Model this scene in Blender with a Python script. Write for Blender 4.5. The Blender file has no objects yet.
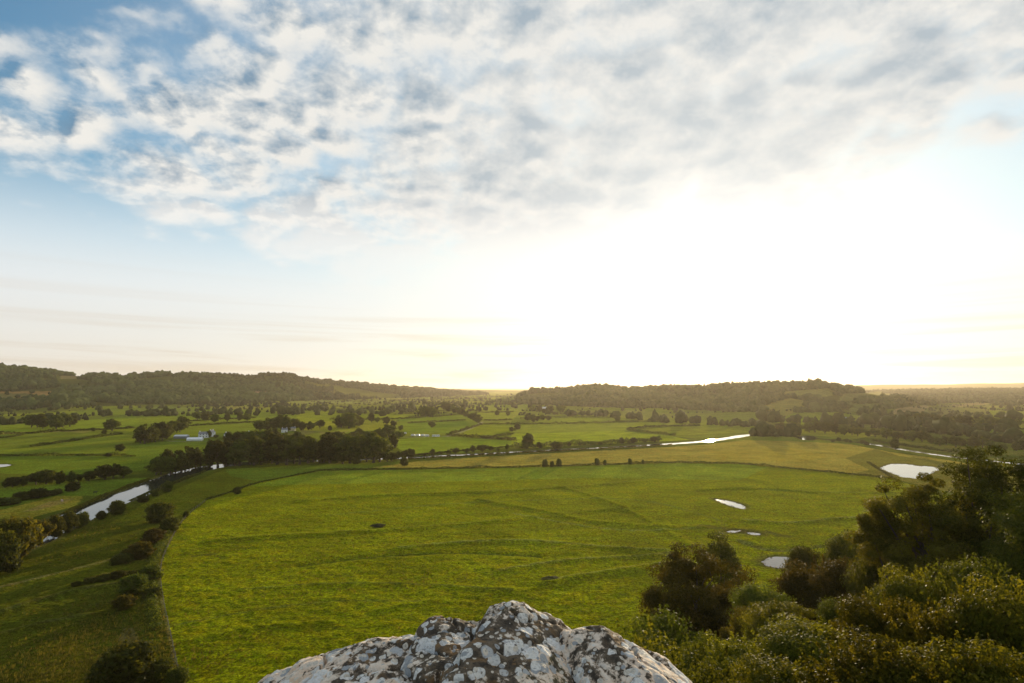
import bpy, math, random
import numpy as np
from mathutils import Vector

rng = np.random.default_rng(7)
random.seed(7)
SC = bpy.context.scene
COL = SC.collection
R = math.radians

# ------------------------------------------------------------------ camera
F_PX, CX, CY, H = 1024 * 20.0 / 36.0, 512.0, 341.5, 60.0
PITCH = math.atan((388.0 - CY) / F_PX)
cp, sp = math.cos(PITCH), math.sin(PITCH)

def ray(u, v):
    """tangent coordinates of a photograph pixel: X/Y and (Z-H)/Y"""
    x, y = (u - CX) / F_PX, (CY - v) / F_PX
    dy, dz = cp - y * sp, sp + y * cp
    return x / dy, dz / dy

def gp(u, v, z=0.0):
    a, s = ray(u, v)
    Y = (z - H) / s
    return a * Y, Y

def at_depth(u, v, Y):
    a, s = ray(u, v)
    return a * Y, Y, H + s * Y

def project(X, Y, Z):
    dep = Y * cp + (Z - H) * sp
    dep = np.where(dep < 0.1, 0.1, dep)
    return CX + F_PX * X / dep, CY - F_PX * (-Y * sp + (Z - H) * cp) / dep

cam = bpy.data.cameras.new('camera')
cam.lens, cam.sensor_width = 20.0, 36.0
cam.clip_start, cam.clip_end = 0.05, 90000.0
camo = bpy.data.objects.new('camera', cam)
COL.objects.link(camo)
camo.location = (0, 0, H)
camo.rotation_euler = (math.pi / 2 + PITCH, 0, 0)
SC.camera = camo

# sun: mirrored in the river at pixel (710, 441)
sa, ss = ray(710, 441)
SUN_AZ = math.atan(sa)
SUN_EL = math.atan(-ss / math.hypot(1, sa))
SUN = Vector((math.sin(SUN_AZ) * math.cos(SUN_EL), math.cos(SUN_AZ) * math.cos(SUN_EL), math.sin(SUN_EL)))

# ------------------------------------------------------------------ noise
def _hash(ix, iy, seed):
    n = (ix.astype(np.int64) * 374761393 + iy.astype(np.int64) * 668265263 + seed * 974634777) & 0xFFFFFFFF
    n = ((n ^ (n >> 13)) * 1274126177) & 0xFFFFFFFF
    return ((n ^ (n >> 16)) & 0xFFFF) / 65535.0

def vnoise(x, y, seed=0):
    x, y = np.asarray(x, float), np.asarray(y, float)
    ix, iy = np.floor(x), np.floor(y)
    fx, fy = x - ix, y - iy
    fx, fy = fx * fx * (3 - 2 * fx), fy * fy * (3 - 2 * fy)
    a, b = _hash(ix, iy, seed), _hash(ix + 1, iy, seed)
    c, d = _hash(ix, iy + 1, seed), _hash(ix + 1, iy + 1, seed)
    return (a * (1 - fx) + b * fx) * (1 - fy) + (c * (1 - fx) + d * fx) * fy

def fbm(x, y, seed=0, octaves=4, gain=0.5):
    t, amp, tot = 0.0, 1.0, 0.0
    for o in range(octaves):
        t = t + amp * vnoise(x * 2 ** o + 17.3 * o, y * 2 ** o - 9.1 * o, seed + o)
        tot += amp
        amp *= gain
    return t / tot

def sstep(x, a, b):
    t = np.clip((np.asarray(x, float) - a) / (b - a), 0, 1)
    return t * t * (3 - 2 * t)

def in_poly(px, py, poly):
    px, py = np.asarray(px, float), np.asarray(py, float)
    r = np.zeros(px.shape, bool)
    n = len(poly)
    for i in range(n):
        x0, y0 = poly[i]
        x1, y1 = poly[(i + 1) % n]
        if y0 == y1:
            continue
        c = ((y0 > py) != (y1 > py)) & (px < (x1 - x0) * (py - y0) / (y1 - y0) + x0)
        r ^= c
    return r

def dist_poly(px, py, pts):
    d = np.full(np.shape(px), 1e9)
    for (x0, y0), (x1, y1) in zip(pts[:-1], pts[1:]):
        dx, dy = x1 - x0, y1 - y0
        t = np.clip(((px - x0) * dx + (py - y0) * dy) / (dx * dx + dy * dy + 1e-9), 0, 1)
        d = np.minimum(d, np.hypot(px - x0 - t * dx, py - y0 - t * dy))
    return d

def resample(pts, step):
    pts = [np.array(p, float) for p in pts]
    out = [pts[0]]
    for a, b in zip(pts[:-1], pts[1:]):
        n = max(1, int(np.linalg.norm(b - a) / step))
        out += [a + (b - a) * (i + 1) / n for i in range(n)]
    return np.array(out)

def smooth_line(pts, it=2):
    for _ in range(it):
        q = [pts[0]]
        for a, b in zip(pts[:-1], pts[1:]):
            q += [(a[0] * .75 + b[0] * .25, a[1] * .75 + b[1] * .25), (a[0] * .25 + b[0] * .75, a[1] * .25 + b[1] * .75)]
        pts = q + [pts[-1]]
    return pts

# ------------------------------------------------------------------ objects
def make_mesh(name, V, faces, mat=None, smooth=False, fattr=None, vcol=None, mats=None, midx=None):
    V = np.ascontiguousarray(V, np.float32)
    me = bpy.data.meshes.new(name)
    if isinstance(faces, np.ndarray):
        k, n = faces.shape[1], faces.shape[0]
        me.vertices.add(len(V)); me.vertices.foreach_set('co', V.ravel())
        me.loops.add(n * k); me.loops.foreach_set('vertex_index', np.ascontiguousarray(faces, np.int32).ravel())
        me.polygons.add(n); me.polygons.foreach_set('loop_start', np.arange(0, n * k, k, dtype=np.int32))
    else:
        me.from_pydata([tuple(map(float, p)) for p in V], [], [tuple(map(int, f)) for f in faces])
    me.update(calc_edges=True)
    if smooth:
        me.polygons.foreach_set('use_smooth', np.ones(len(me.polygons), bool))
    if fattr is not None:
        me.attributes.new('leaf_rand', 'FLOAT', 'FACE').data.foreach_set('value', np.ascontiguousarray(fattr, np.float32))
    if vcol is not None:
        c = np.ones((len(V), 4), np.float32); c[:, :3] = vcol
        me.attributes.new('tint', 'FLOAT_COLOR', 'POINT').data.foreach_set('color', c.ravel())
    for m in (mats or ([mat] if mat else [])):
        me.materials.append(m)
    if midx is not None:
        me.polygons.foreach_set('material_index', np.ascontiguousarray(midx, np.int32))
    return me

def obj(name, me, parent=None, loc=None, rot=0.0, scale=None):
    o = bpy.data.objects.new(name, me)
    COL.objects.link(o)
    if parent: o.parent = parent
    if loc is not None: o.location = loc
    if rot: o.rotation_euler = (0, 0, rot)
    if scale is not None: o.scale = scale
    return o

def tag(o, label, cat=None, group=None, kind=None):
    o['label'] = label
    if cat: o['category'] = cat
    if group: o['group'] = group
    if kind: o['kind'] = kind
    return o

def copy_tree(o, parent=None):
    c = o.copy(); COL.objects.link(c)
    if parent: c.parent = parent
    for ch in list(o.children):
        copy_tree(ch, c)
    return c

# ------------------------------------------------------------------ node helper
class NT:
    def __init__(s, tree):
        s.t = tree; s.n = tree.nodes; s.l = tree.links
    def new(s, typ, **kw):
        n = s.n.new(typ)
        for k, v in kw.items(): setattr(n, k, v)
        return n
    def put(s, sock, v):
        if isinstance(v, bpy.types.NodeSocket): s.l.new(v, sock)
        elif v is not None: sock.default_value = v
    def m(s, op, a, b=None, c=None, clamp=False):
        n = s.new('ShaderNodeMath', operation=op, use_clamp=clamp)
        for i, v in enumerate((a, b, c)):
            if v is not None: s.put(n.inputs[i], v)
        return n.outputs[0]
    def vm(s, op, a, b=None, scale=None):
        n = s.new('ShaderNodeVectorMath', operation=op)
        s.put(n.inputs[0], a)
        if b is not None: s.put(n.inputs[1], b)
        if scale is not None: s.put(n.inputs['Scale'], scale)
        return n.outputs['Value'] if op in ('DOT_PRODUCT', 'LENGTH', 'DISTANCE') else n.outputs[0]
    def noise(s, vec, scale, detail=4.0, rough=0.5, dist=0.0, color=False):
        n = s.new('ShaderNodeTexNoise')
        if vec is not None: s.l.new(vec, n.inputs['Vector'])
        n.inputs['Scale'].default_value = scale; n.inputs['Detail'].default_value = detail
        n.inputs['Roughness'].default_value = rough; n.inputs['Distortion'].default_value = dist
        return n.outputs['Color' if color else 'Fac']
    def ss(s, x, a, b, lo=0.0, hi=1.0):
        n = s.new('ShaderNodeMapRange', interpolation_type='SMOOTHSTEP')
        s.put(n.inputs['Value'], x)
        for k, v in (('From Min', a), ('From Max', b), ('To Min', lo), ('To Max', hi)): s.put(n.inputs[k], v)
        return n.outputs[0]
    def mix(s, f, a, b, blend='MIX'):
        n = s.new('ShaderNodeMix', data_type='RGBA', blend_type=blend)
        s.put(n.inputs['Factor'], f)
        for k, v in ((6, a), (7, b)):
            if isinstance(v, tuple) and len(v) == 3: v = (*v, 1)
            s.put(n.inputs[k], v)
        return n.outputs[2]
    def xyz(s, v):
        n = s.new('ShaderNodeSeparateXYZ'); s.l.new(v, n.inputs[0]); return n.outputs
    def comb(s, x, y, z):
        n = s.new('ShaderNodeCombineXYZ')
        for i, v in enumerate((x, y, z)): s.put(n.inputs[i], v)
        return n.outputs[0]

def material(name):
    m = bpy.data.materials.new(name); m.use_nodes = True
    m.node_tree.nodes.clear()
    nt = NT(m.node_tree)
    out = nt.new('ShaderNodeOutputMaterial')
    return m, nt, out

def principled(nt, color, rough=0.8, spec=0.3, normal=None, **kw):
    b = nt.new('ShaderNodeBsdfPrincipled')
    if isinstance(color, tuple): color = (*color, 1)
    nt.put(b.inputs['Base Color'], color); nt.put(b.inputs['Roughness'], rough)
    nt.put(b.inputs['Specular IOR Level'], spec)
    if normal is not None: nt.put(b.inputs['Normal'], normal)
    for k, v in kw.items(): nt.put(b.inputs[k.replace('_', ' ')], v)
    return b

def simple(name, c, rough=0.7, spec=0.3, var=0.25, scale=2.0):
    m, nt, out = material(name)
    g = nt.new('ShaderNodeTexCoord').outputs['Object']
    n = nt.noise(g, scale, 5, 0.6)
    col = nt.mix(n, tuple(x * (1 - var) for x in c), tuple(min(1, x * (1 + var)) for x in c))
    b = principled(nt, col, rough, spec)
    nt.l.new(b.outputs[0], out.inputs[0])
    return m

def leaf_mat(name, dark, light, rough=0.6, trans=0.5, spec=0.06, tlight=None):
    m, nt, out = material(name)
    at = nt.new('ShaderNodeAttribute', attribute_name='leaf_rand').outputs['Fac']
    oi = nt.new('ShaderNodeObjectInfo').outputs['Random']
    col = nt.mix(at, dark, light)
    hs = nt.new('ShaderNodeHueSaturation')
    nt.put(hs.inputs['Hue'], nt.m('MULTIPLY_ADD', oi, 0.04, 0.48))
    nt.put(hs.inputs['Value'], nt.m('MULTIPLY_ADD', oi, 0.9, 0.62))
    nt.put(hs.inputs['Color'], col)
    col = hs.outputs[0]
    b = principled(nt, col, rough, spec)
    tr = nt.new('ShaderNodeBsdfTranslucent')
    tc = nt.mix(1.0, col, tlight or (1.7, 1.35, 0.5), 'MULTIPLY')
    nt.l.new(tc, tr.inputs[0])
    mx = nt.new('ShaderNodeMixShader'); mx.inputs[0].default_value = trans
    nt.l.new(b.outputs[0], mx.inputs[1]); nt.l.new(tr.outputs[0], mx.inputs[2])
    nt.l.new(mx.outputs[0], out.inputs[0])
    return m

M = {}
M['leaf_dark'] = leaf_mat('dark_leaves', (0.030, 0.043, 0.006), (0.090, 0.104, 0.013))
M['leaf_green'] = leaf_mat('green_leaves', (0.034, 0.050, 0.006), (0.092, 0.108, 0.014))
M['leaf_brown'] = leaf_mat('russet_leaves', (0.036, 0.039, 0.005), (0.105, 0.094, 0.012))
M['leaf_olive'] = leaf_mat('olive_leaves', (0.036, 0.046, 0.005), (0.140, 0.142, 0.014), rough=0.55, spec=0.035, trans=0.5)
M['leaf_wood'] = leaf_mat('wood_leaves', (0.018, 0.024, 0.007), (0.070, 0.076, 0.018), rough=0.8, trans=0.15, spec=0.02)
M['tuft'] = leaf_mat('tuft_grass', (0.050, 0.056, 0.010), (0.150, 0.130, 0.030), rough=0.9, trans=0.4, spec=0.02)
M['bark'] = simple('bark', (0.085, 0.065, 0.045), 0.9, 0.2, 0.4, 3.0)
M['white_wall'] = simple('white_wall', (0.78, 0.77, 0.72), 0.8, 0.3, 0.06, 0.7)
M['cream_wall'] = simple('cream_wall', (0.75, 0.66, 0.42), 0.8, 0.3, 0.06, 0.7)
M['slate'] = simple('slate_roof', (0.16, 0.165, 0.18), 0.5, 0.5, 0.2, 1.5)
M['sheet'] = simple('sheet_roof', (0.50, 0.52, 0.55), 0.45, 0.5, 0.1, 0.6)
M['shed_wall'] = simple('shed_wall', (0.22, 0.24, 0.25), 0.7, 0.3, 0.2, 0.6)
M['glass'] = simple('window_glass', (0.03, 0.035, 0.04), 0.1, 0.6, 0.1, 1.0)
M['door'] = simple('door_paint', (0.10, 0.06, 0.035), 0.5, 0.4, 0.15, 2.0)
M['poly'] = simple('white_sheeting', (0.80, 0.81, 0.82), 0.4, 0.4, 0.05, 0.5)
M['post'] = simple('fence_wood', (0.17, 0.14, 0.10), 0.85, 0.2, 0.25, 4.0)
M['wire'] = simple('fence_wire', (0.16, 0.155, 0.15), 0.6, 0.3, 0.1, 4.0)
M['hide_dark'] = simple('dark_hide', (0.03, 0.025, 0.02), 0.7, 0.3, 0.2, 3.0)
M['hide_pale'] = simple('pale_hide', (0.55, 0.42, 0.34), 0.7, 0.3, 0.15, 3.0)

# ------------------------------------------------------------------ terrain
HILLS = [  # crest polyline in the photo (u, v, crest depth), foot depth along u, tree allowance
    dict(c=[(-300, 362, 2500), (-60, 366, 2500), (0, 368, 2450), (30, 373, 2450), (60, 374.5, 2500), (120, 378, 2600), (160, 376.5, 2650), (195, 374.5, 2700), (225, 376, 2800), (250, 378, 2900),
            (272, 376, 3050), (287, 375.5, 3100), (300, 379, 3300), (350, 384, 3800), (400, 388, 4200), (440, 391, 4500), (500, 395, 5000), (540, 402, 5200)],
         f=[(-300, 1400), (0, 1450), (60, 1400), (130, 1600), (200, 1900), (300, 2250), (400, 2800), (460, 3600), (540, 4600)], back=2500),
    dict(c=[(505, 412, 2700), (520, 396, 2700), (532, 392.5, 2650), (560, 392, 2550), (578, 390, 2500), (592, 387, 2450), (603, 388, 2400), (622, 391, 2350), (650, 390.5, 2250), (664, 388.5, 2200), (672, 389.5, 2150), (690, 390, 2050), (712, 388.5, 1950),
            (740, 387.5, 1850), (765, 386.5, 1800), (800, 386, 1750), (814, 384.5, 1720), (826, 387, 1720), (838, 389.5, 1740), (854, 391.8, 1780), (874, 394.5, 1840), (900, 398, 1900), (935, 402, 2000), (965, 412, 2100)],
         f=[(505, 1700), (560, 1600), (640, 1380), (760, 1200), (840, 1150), (900, 1350), (960, 1600)], back=1400),
    dict(c=[(780, 402, 4200), (830, 395, 4200), (870, 391.5, 4300), (930, 390, 4300), (1024, 389, 4300), (1300, 387, 4300)], f=[(780, 2400), (900, 2000), (1024, 1700), (1300, 1700)], back=1500),
    dict(c=[(740, 391, 9000), (820, 387, 9000), (845, 385.5, 9000), (900, 384.5, 9000), (940, 384.5, 9200), (980, 383.5, 9300), (1024, 382.5, 9500), (1300, 380, 9500)], f=[(740, 6500), (1300, 6500)], back=4000),
    dict(c=[(300, 385, 8000), (350, 384.5, 8000), (400, 386, 8200), (450, 389, 8600), (490, 390, 9000), (560, 391.5, 9500), (640, 392, 9500), (740, 391, 9500)], f=[(300, 6000), (740, 7000)], back=3000),
]
for h in HILLS:
    rows = []
    for u, v, Y in h['c']:
        a, s = ray(u, v)
        rows.append((a, Y, H + s * Y))
    h['arr'] = np.array(rows)
    h['foot'] = np.array([(ray(u, 400)[0], Y) for u, Y in h['f']])

def far_height(X, Y):
    z = np.zeros(np.shape(X))
    Ys = np.where(Y > 50, Y, 50.0)
    a = X / Ys
    for i, h in enumerate(HILLS):
        A = h['arr']
        cy = np.interp(a, A[:, 0], A[:, 1]); cz = np.interp(a, A[:, 0], A[:, 2])
        fy = np.interp(a, h['foot'][:, 0], h['foot'][:, 1])
        wob = 1 + 0.10 * (fbm(X / 420.0, Y / 420.0, 31 + i, 3) - 0.5)
        cz = cz * (1 + 0.10 * (fbm(a * 26, a * 0 + i, 51, 3) - 0.5))
        t = (Ys * wob - fy) / np.maximum(cy - fy, 50)
        up = sstep(t, 0, 1.0) * 0.55 + np.clip(t, 0, 1) * 0.45
        dn = 1 - 0.75 * sstep(Ys, cy * 1.02, cy + h['back'])
        hz = np.where(t < 1, up, dn) * cz
        edge = sstep(a, A[0, 0] - 0.06, A[0, 0] + 0.01) * (1 - sstep(a, A[-1, 0] - 0.01, A[-1, 0] + 0.06))
        hz = hz * edge * np.where(Y > 50, 1, 0)
        z = np.maximum(z, hz)
    return z

# castle hill: radius/height profiles, one for the cliff, one for the bushy side
PA = np.array([(0, 58.3), (1.9, 58.3), (3, 55), (6, 48), (12, 41), (30, 29), (60, 12), (78, 4), (95, 0)])
PB = np.array([(0, 58.3), (2.2, 58.3), (5, 55.6), (9, 53.4), (20, 48.6), (30, 45.6), (50, 39.0), (65, 33.5), (80, 29.0), (100, 24.0), (120, 19.0), (140, 12.0), (165, 4), (180, 0)])
def castle_hill(X, Y):
    r = np.hypot(X, Y)
    ph = np.degrees(np.arctan2(X, Y))
    wob = 1 + 0.16 * (fbm(X / 22.0, Y / 22.0, 5, 3) - 0.5)
    za = np.interp(r * wob, PA[:, 0], PA[:, 1]); zb = np.interp(r * wob, PB[:, 0], PB[:, 1])
    zc = np.interp(r, [0, 35, 90, 140, 200], [58.3, 58, 40, 15, 0])      # the flat top behind
    w = sstep(ph, 9, 25)
    wb = sstep(np.abs(ph), 80, 125)
    z = za * (1 - w) + zb * w
    z = z * (1 - wb) + zc * wb
    return z

RIVER_PX = [(-90, 610), (-30, 570), (15, 549), (45, 533), (83, 514.5), (120, 499), (158, 483.5), (190, 471.5), (222, 465), (270, 462), (340, 460), (415, 457.5), (480, 454.3), (560, 449.8),
            (640, 446.0), (690, 442.6), (712, 440.6), (730, 438.0), (746, 435), (775, 433.5), (800, 437.5), (815, 438.5), (850, 441.5), (875, 444.5), (898, 449), (937, 455), (960, 458), (1040, 466), (1200, 480)]
RIVER = smooth_line([gp(u, v, -0.25) for u, v in RIVER_PX], 2)
RIVER_HW = 9.5
_bx = gp(752, 434.5, -0.25)[0]
def river_hw(x):
    return np.interp(x, [gp(230, 464, -.25)[0], gp(330, 460, -.25)[0], _bx - 20, _bx + 30, gp(880, 445, -.25)[0], gp(897, 449, -.25)[0], gp(960, 458, -.25)[0] + 10], [9.5, 4.5, 6.3, 3.5, 3.0, 5.5, 4.5])
POND_PX = [
    [(880.5, 468.7), (886, 465.5), (893, 463.7), (908, 464), (918, 466.2), (928, 466), (940, 468.7), (934, 472), (928, 475), (918, 478.7), (909, 477.8), (903, 477.5), (893, 473.7)],
    [(763, 562), (767, 559), (772, 557.6), (782, 556.8), (790, 558.2), (797, 558), (799, 564.4), (795, 568), (789.5, 569.5), (782, 568), (777, 568.4), (767, 565.7)],
    [(727, 531.8), (732, 530.2), (737, 530.8), (740, 529.8), (741, 531.6), (733, 533)],
    [(747, 532.6), (753, 532.4), (761, 534), (758, 535.2), (750, 534.4)],
    [(714, 499), (727, 500.6), (743, 504.6), (746.5, 509), (737, 508), (724, 504)],
    [(798, 437.6), (805.5, 435.3), (816, 436.8), (814.5, 440.4), (800.5, 439.6)],
    [(-10, 467.4), (-4, 464.6), (6, 464.0), (11, 465.2), (3, 467.2)],
]
POND_LABEL = ['broad white-gleaming pond beyond the corner of the green field', 'small round pond in the green field above the hillside bushes', 'narrow puddle in the field behind the round hillside tree',
              'thin puddle just beside the narrow puddle behind the round tree', 'bright sliver of water across the green field below the river', 'gleaming pool beside the river at the end of the tan field',
              'pale pool at the picture edge beyond the dark tree row']
def shore(p):
    q = resample(smooth_line(p + [p[0]], 1), 0.7)[:-1]
    ce = q.mean(0); d = q - ce; r = np.linalg.norm(d, axis=1)[:, None]
    return [tuple(x) for x in q + d / r * ((fbm(q[:, 0] / 3.5, q[:, 1] / 3.5, 71, 3) - .5) * min(3.0, r.mean() * .5))[:, None]]
PONDS = [shore([gp(u, v, -0.12) for u, v in p]) for p in POND_PX]

# grass and crop colours (albedo), fields outlined where they lie in the photograph
C_MAIN = (0.128, 0.138, 0.0030); C_GREEN = (0.055, 0.082, 0.010); C_LIME = (0.125, 0.150, 0.012); C_DARK = (0.045, 0.062, 0.014)
C_TAN = (0.215, 0.165, 0.060); C_ROUGH = (0.060, 0.062, 0.018); C_OLIVE = (0.105, 0.105, 0.030); C_WOODF = (0.028, 0.032, 0.010)
FIELDS = [
    ([(-400, 900), (-400, 560), (0, 545), (60, 530), (120, 508), (160, 490), (225, 468), (330, 464), (420, 460), (420, 468), (320, 471), (256, 483), (200, 506), (163, 548), (159, 575), (165, 620), (185, 700), (185, 900)], (0.036, 0.044, 0.007)),
    ([(150, 500), (225, 469), (330, 464), (400, 461), (400, 468), (320, 471), (256, 482), (196, 505), (170, 520), (140, 520), (110, 523)], (0.070, 0.078, 0.009)),
    ([(230, 476), (225, 469), (330, 464), (400, 461), (400, 468), (320, 471), (256, 481)], (0.080, 0.115, 0.020)),
    ([(40, 640), (75, 640), (110, 660), (95, 683), (60, 700), (20, 690)], (0.070, 0.066, 0.008)),
    ([(119, 636), (124, 627), (134, 628), (141, 645), (142, 654), (128, 656), (118, 650)], (0.075, 0.062, 0.050)),
    ([(185, 900), (183, 690), (170, 634), (163, 602), (159, 570), (167, 548), (178, 527), (190, 513), (206, 501), (256, 482), (320, 471), (512, 467.8), (600, 465.2), (672, 462.8), (740, 464.2), (768, 466.7), (830, 472.3), (895, 479.5), (1024, 520), (1500, 700), (1500, 900)], C_MAIN),
    ([(250, 486), (320, 471), (512, 468), (672, 463), (740, 464), (768, 467), (740, 480), (600, 478), (420, 482)], (0.125, 0.165, 0.020)),
    ([(372, 467.5), (415, 461.5), (480, 457), (560, 452.6), (640, 448.6), (700, 445), (745, 440), (790, 441), (850, 444), (890, 452), (935, 458), (1024, 472), (1024, 505), (940, 490), (895, 479), (830, 471.8), (768, 466.2), (740, 463.8), (672, 462.2), (512, 467.2)], C_TAN),
    ([(845, 458), (875, 449), (900, 456), (940, 461), (1024, 474), (1024, 505), (940, 490), (895, 479), (850, 474), (870, 470)], (0.100, 0.088, 0.034)),
    ([(700, 452), (790, 447), (830, 456), (800, 462), (720, 460)], (0.245, 0.180, 0.055)),
    ([(0, 524), (0, 510), (57, 496), (83, 496), (76, 506), (40, 515), (20, 521), (-60, 535), (-60, 520)], (0.170, 0.145, 0.035)),
    ([(-60, 508), (-60, 490), (0, 488), (60, 483), (130, 478), (155, 478), (110, 494), (83, 496), (57, 496), (0, 509)], (0.070, 0.112, 0.020)),
    ([(22, 512), (50, 501), (75, 498), (64, 503), (38, 510)], (0.200, 0.140, 0.080)),
    ([(-60, 470), (-60, 457), (0, 456), (105, 455.5), (150, 458), (150, 470), (60, 476)], (0.060, 0.100, 0.017)),
    ([(-60, 456), (-60, 449), (32, 447), (118, 434.5), (140, 436), (140, 452), (105, 455.5)], (0.088, 0.118, 0.022)),
    ([(-60, 449), (-60, 436), (60, 432), (118, 434.3), (32, 446.6)], (0.072, 0.100, 0.022)),
    ([(120, 456), (136, 444), (180, 440), (230, 440), (215, 456), (160, 462)], (0.058, 0.100, 0.018)),
    ([(230, 452), (222, 443), (256, 438), (300, 436), (318, 432), (330, 440), (262, 456)], (0.080, 0.100, 0.020)),
    ([(-60, 434), (-60, 424), (40, 424), (136, 416), (140, 426), (60, 431)], (0.095, 0.140, 0.020)),
    ([(138, 430), (188, 426.5), (256, 422.3), (300, 420), (300, 432), (256, 436), (180, 438)], (0.080, 0.115, 0.022)),
    ([(136, 424), (140, 416), (256, 412), (300, 412), (300, 420), (188, 426)], (0.095, 0.130, 0.022)),
    ([(60, 414), (100, 408), (190, 407), (250, 410), (250, 413), (140, 416)], (0.060, 0.100, 0.022)),
    ([(296, 413), (338, 411), (420, 417), (398, 419.5), (340, 422), (296, 422)], C_LIME),
    ([(296, 422), (398, 419.5), (384, 430), (330, 432), (300, 430)], (0.170, 0.170, 0.030)),
    ([(384, 440), (440, 436.3), (512, 440.8), (512, 447), (470, 452), (410, 455)], (0.115, 0.165, 0.020)),
    ([(399, 419.3), (464, 414.5), (481, 424), (452, 434), (404, 432)], (0.100, 0.145, 0.022)),
    ([(408, 423), (464, 420.5), (474, 427), (452, 434), (412, 431)], (0.085, 0.138, 0.020)),
    ([(452, 434.5), (482, 424), (512, 424.5), (514, 434), (482, 438), (447, 435.6)], C_LIME),
    ([(478, 420), (512, 420), (512, 424), (483, 424)], (0.125, 0.140, 0.045)),
    ([(470, 405), (530, 405), (512, 420), (476, 420), (478, 412)], (0.140, 0.160, 0.028)),
    ([(512, 424.6), (616, 422.6), (660, 422.2), (700, 424), (640, 428), (620, 432), (512, 436)], (0.130, 0.158, 0.026)),
    ([(512, 434), (620, 431), (672, 436), (690, 440), (600, 444), (530, 448), (512, 444)], (0.165, 0.205, 0.018)),
    ([(530, 418), (560, 416), (615, 417), (616, 422.3), (530, 424)], (0.115, 0.145, 0.026)),
    ([(558, 411), (640, 410), (690, 416), (640, 421), (616, 416)], (0.120, 0.125, 0.040)),
    ([(640, 429), (690, 426.5), (745, 428), (740, 433), (672, 435.8)], (0.115, 0.130, 0.024)),
    ([(720, 431), (830, 428), (880, 434), (850, 440), (790, 432)], (0.120, 0.130, 0.030)),
    ([(775, 424), (785, 419), (832, 418), (832, 421), (800, 425)], (0.140, 0.180, 0.024)),
    ([(898, 430), (898, 420.5), (917, 420.5), (912, 430)], (0.135, 0.180, 0.020)),
    ([(972, 438), (975, 429), (1060, 430), (1060, 438)], (0.065, 0.100, 0.018)),
    ([(892, 446), (900, 441), (965, 447), (1024, 452), (1024, 456), (940, 452)], (0.095, 0.098, 0.034)),
]
HILL_FIELDS = [  # clearings on the slopes
    ([(-40, 404), (-40, 392), (50, 391), (56, 394), (48, 400), (20, 404)], (0.235, 0.135, 0.048)),
    ([(-40, 396), (20, 393), (40, 395), (20, 398), (-40, 400)], (0.110, 0.095, 0.035)),
    ([(60, 379), (60, 375.5), (90, 376), (90, 379)], (0.150, 0.105, 0.055)),
    ([(244, 394), (256, 391), (271, 392), (271, 396), (252, 396.5)], (0.200, 0.125, 0.070)),
    ([(132, 411), (150, 406), (190, 407), (196, 412)], (0.070, 0.112, 0.024)),
    ([(286, 401), (330, 400), (360, 402), (384, 400), (392, 403), (300, 404)], (0.105, 0.130, 0.035)),
    ([(776, 392), (830, 388), (838, 394), (810, 400), (790, 397)], (0.105, 0.108, 0.028)),
    ([(766, 412), (764, 405), (790, 398), (812, 402), (800, 410), (785, 417)], (0.135, 0.125, 0.026)),
    ([(848, 412), (850, 404), (882, 403), (882, 411)], (0.080, 0.096, 0.028)),
    ([(890, 414), (896, 408), (926, 405), (932, 409), (915, 415)], (0.175, 0.130, 0.065)),
    ([(928, 417), (924, 409), (940, 404.5), (990, 403), (985, 416)], (0.085, 0.090, 0.028)),
    ([(950, 405), (980, 402), (990, 404), (960, 407)], (0.165, 0.125, 0.060)),
    ([(838, 402), (842, 394), (880, 392), (900, 396), (870, 400)], (0.090, 0.096, 0.032)),
]
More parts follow.
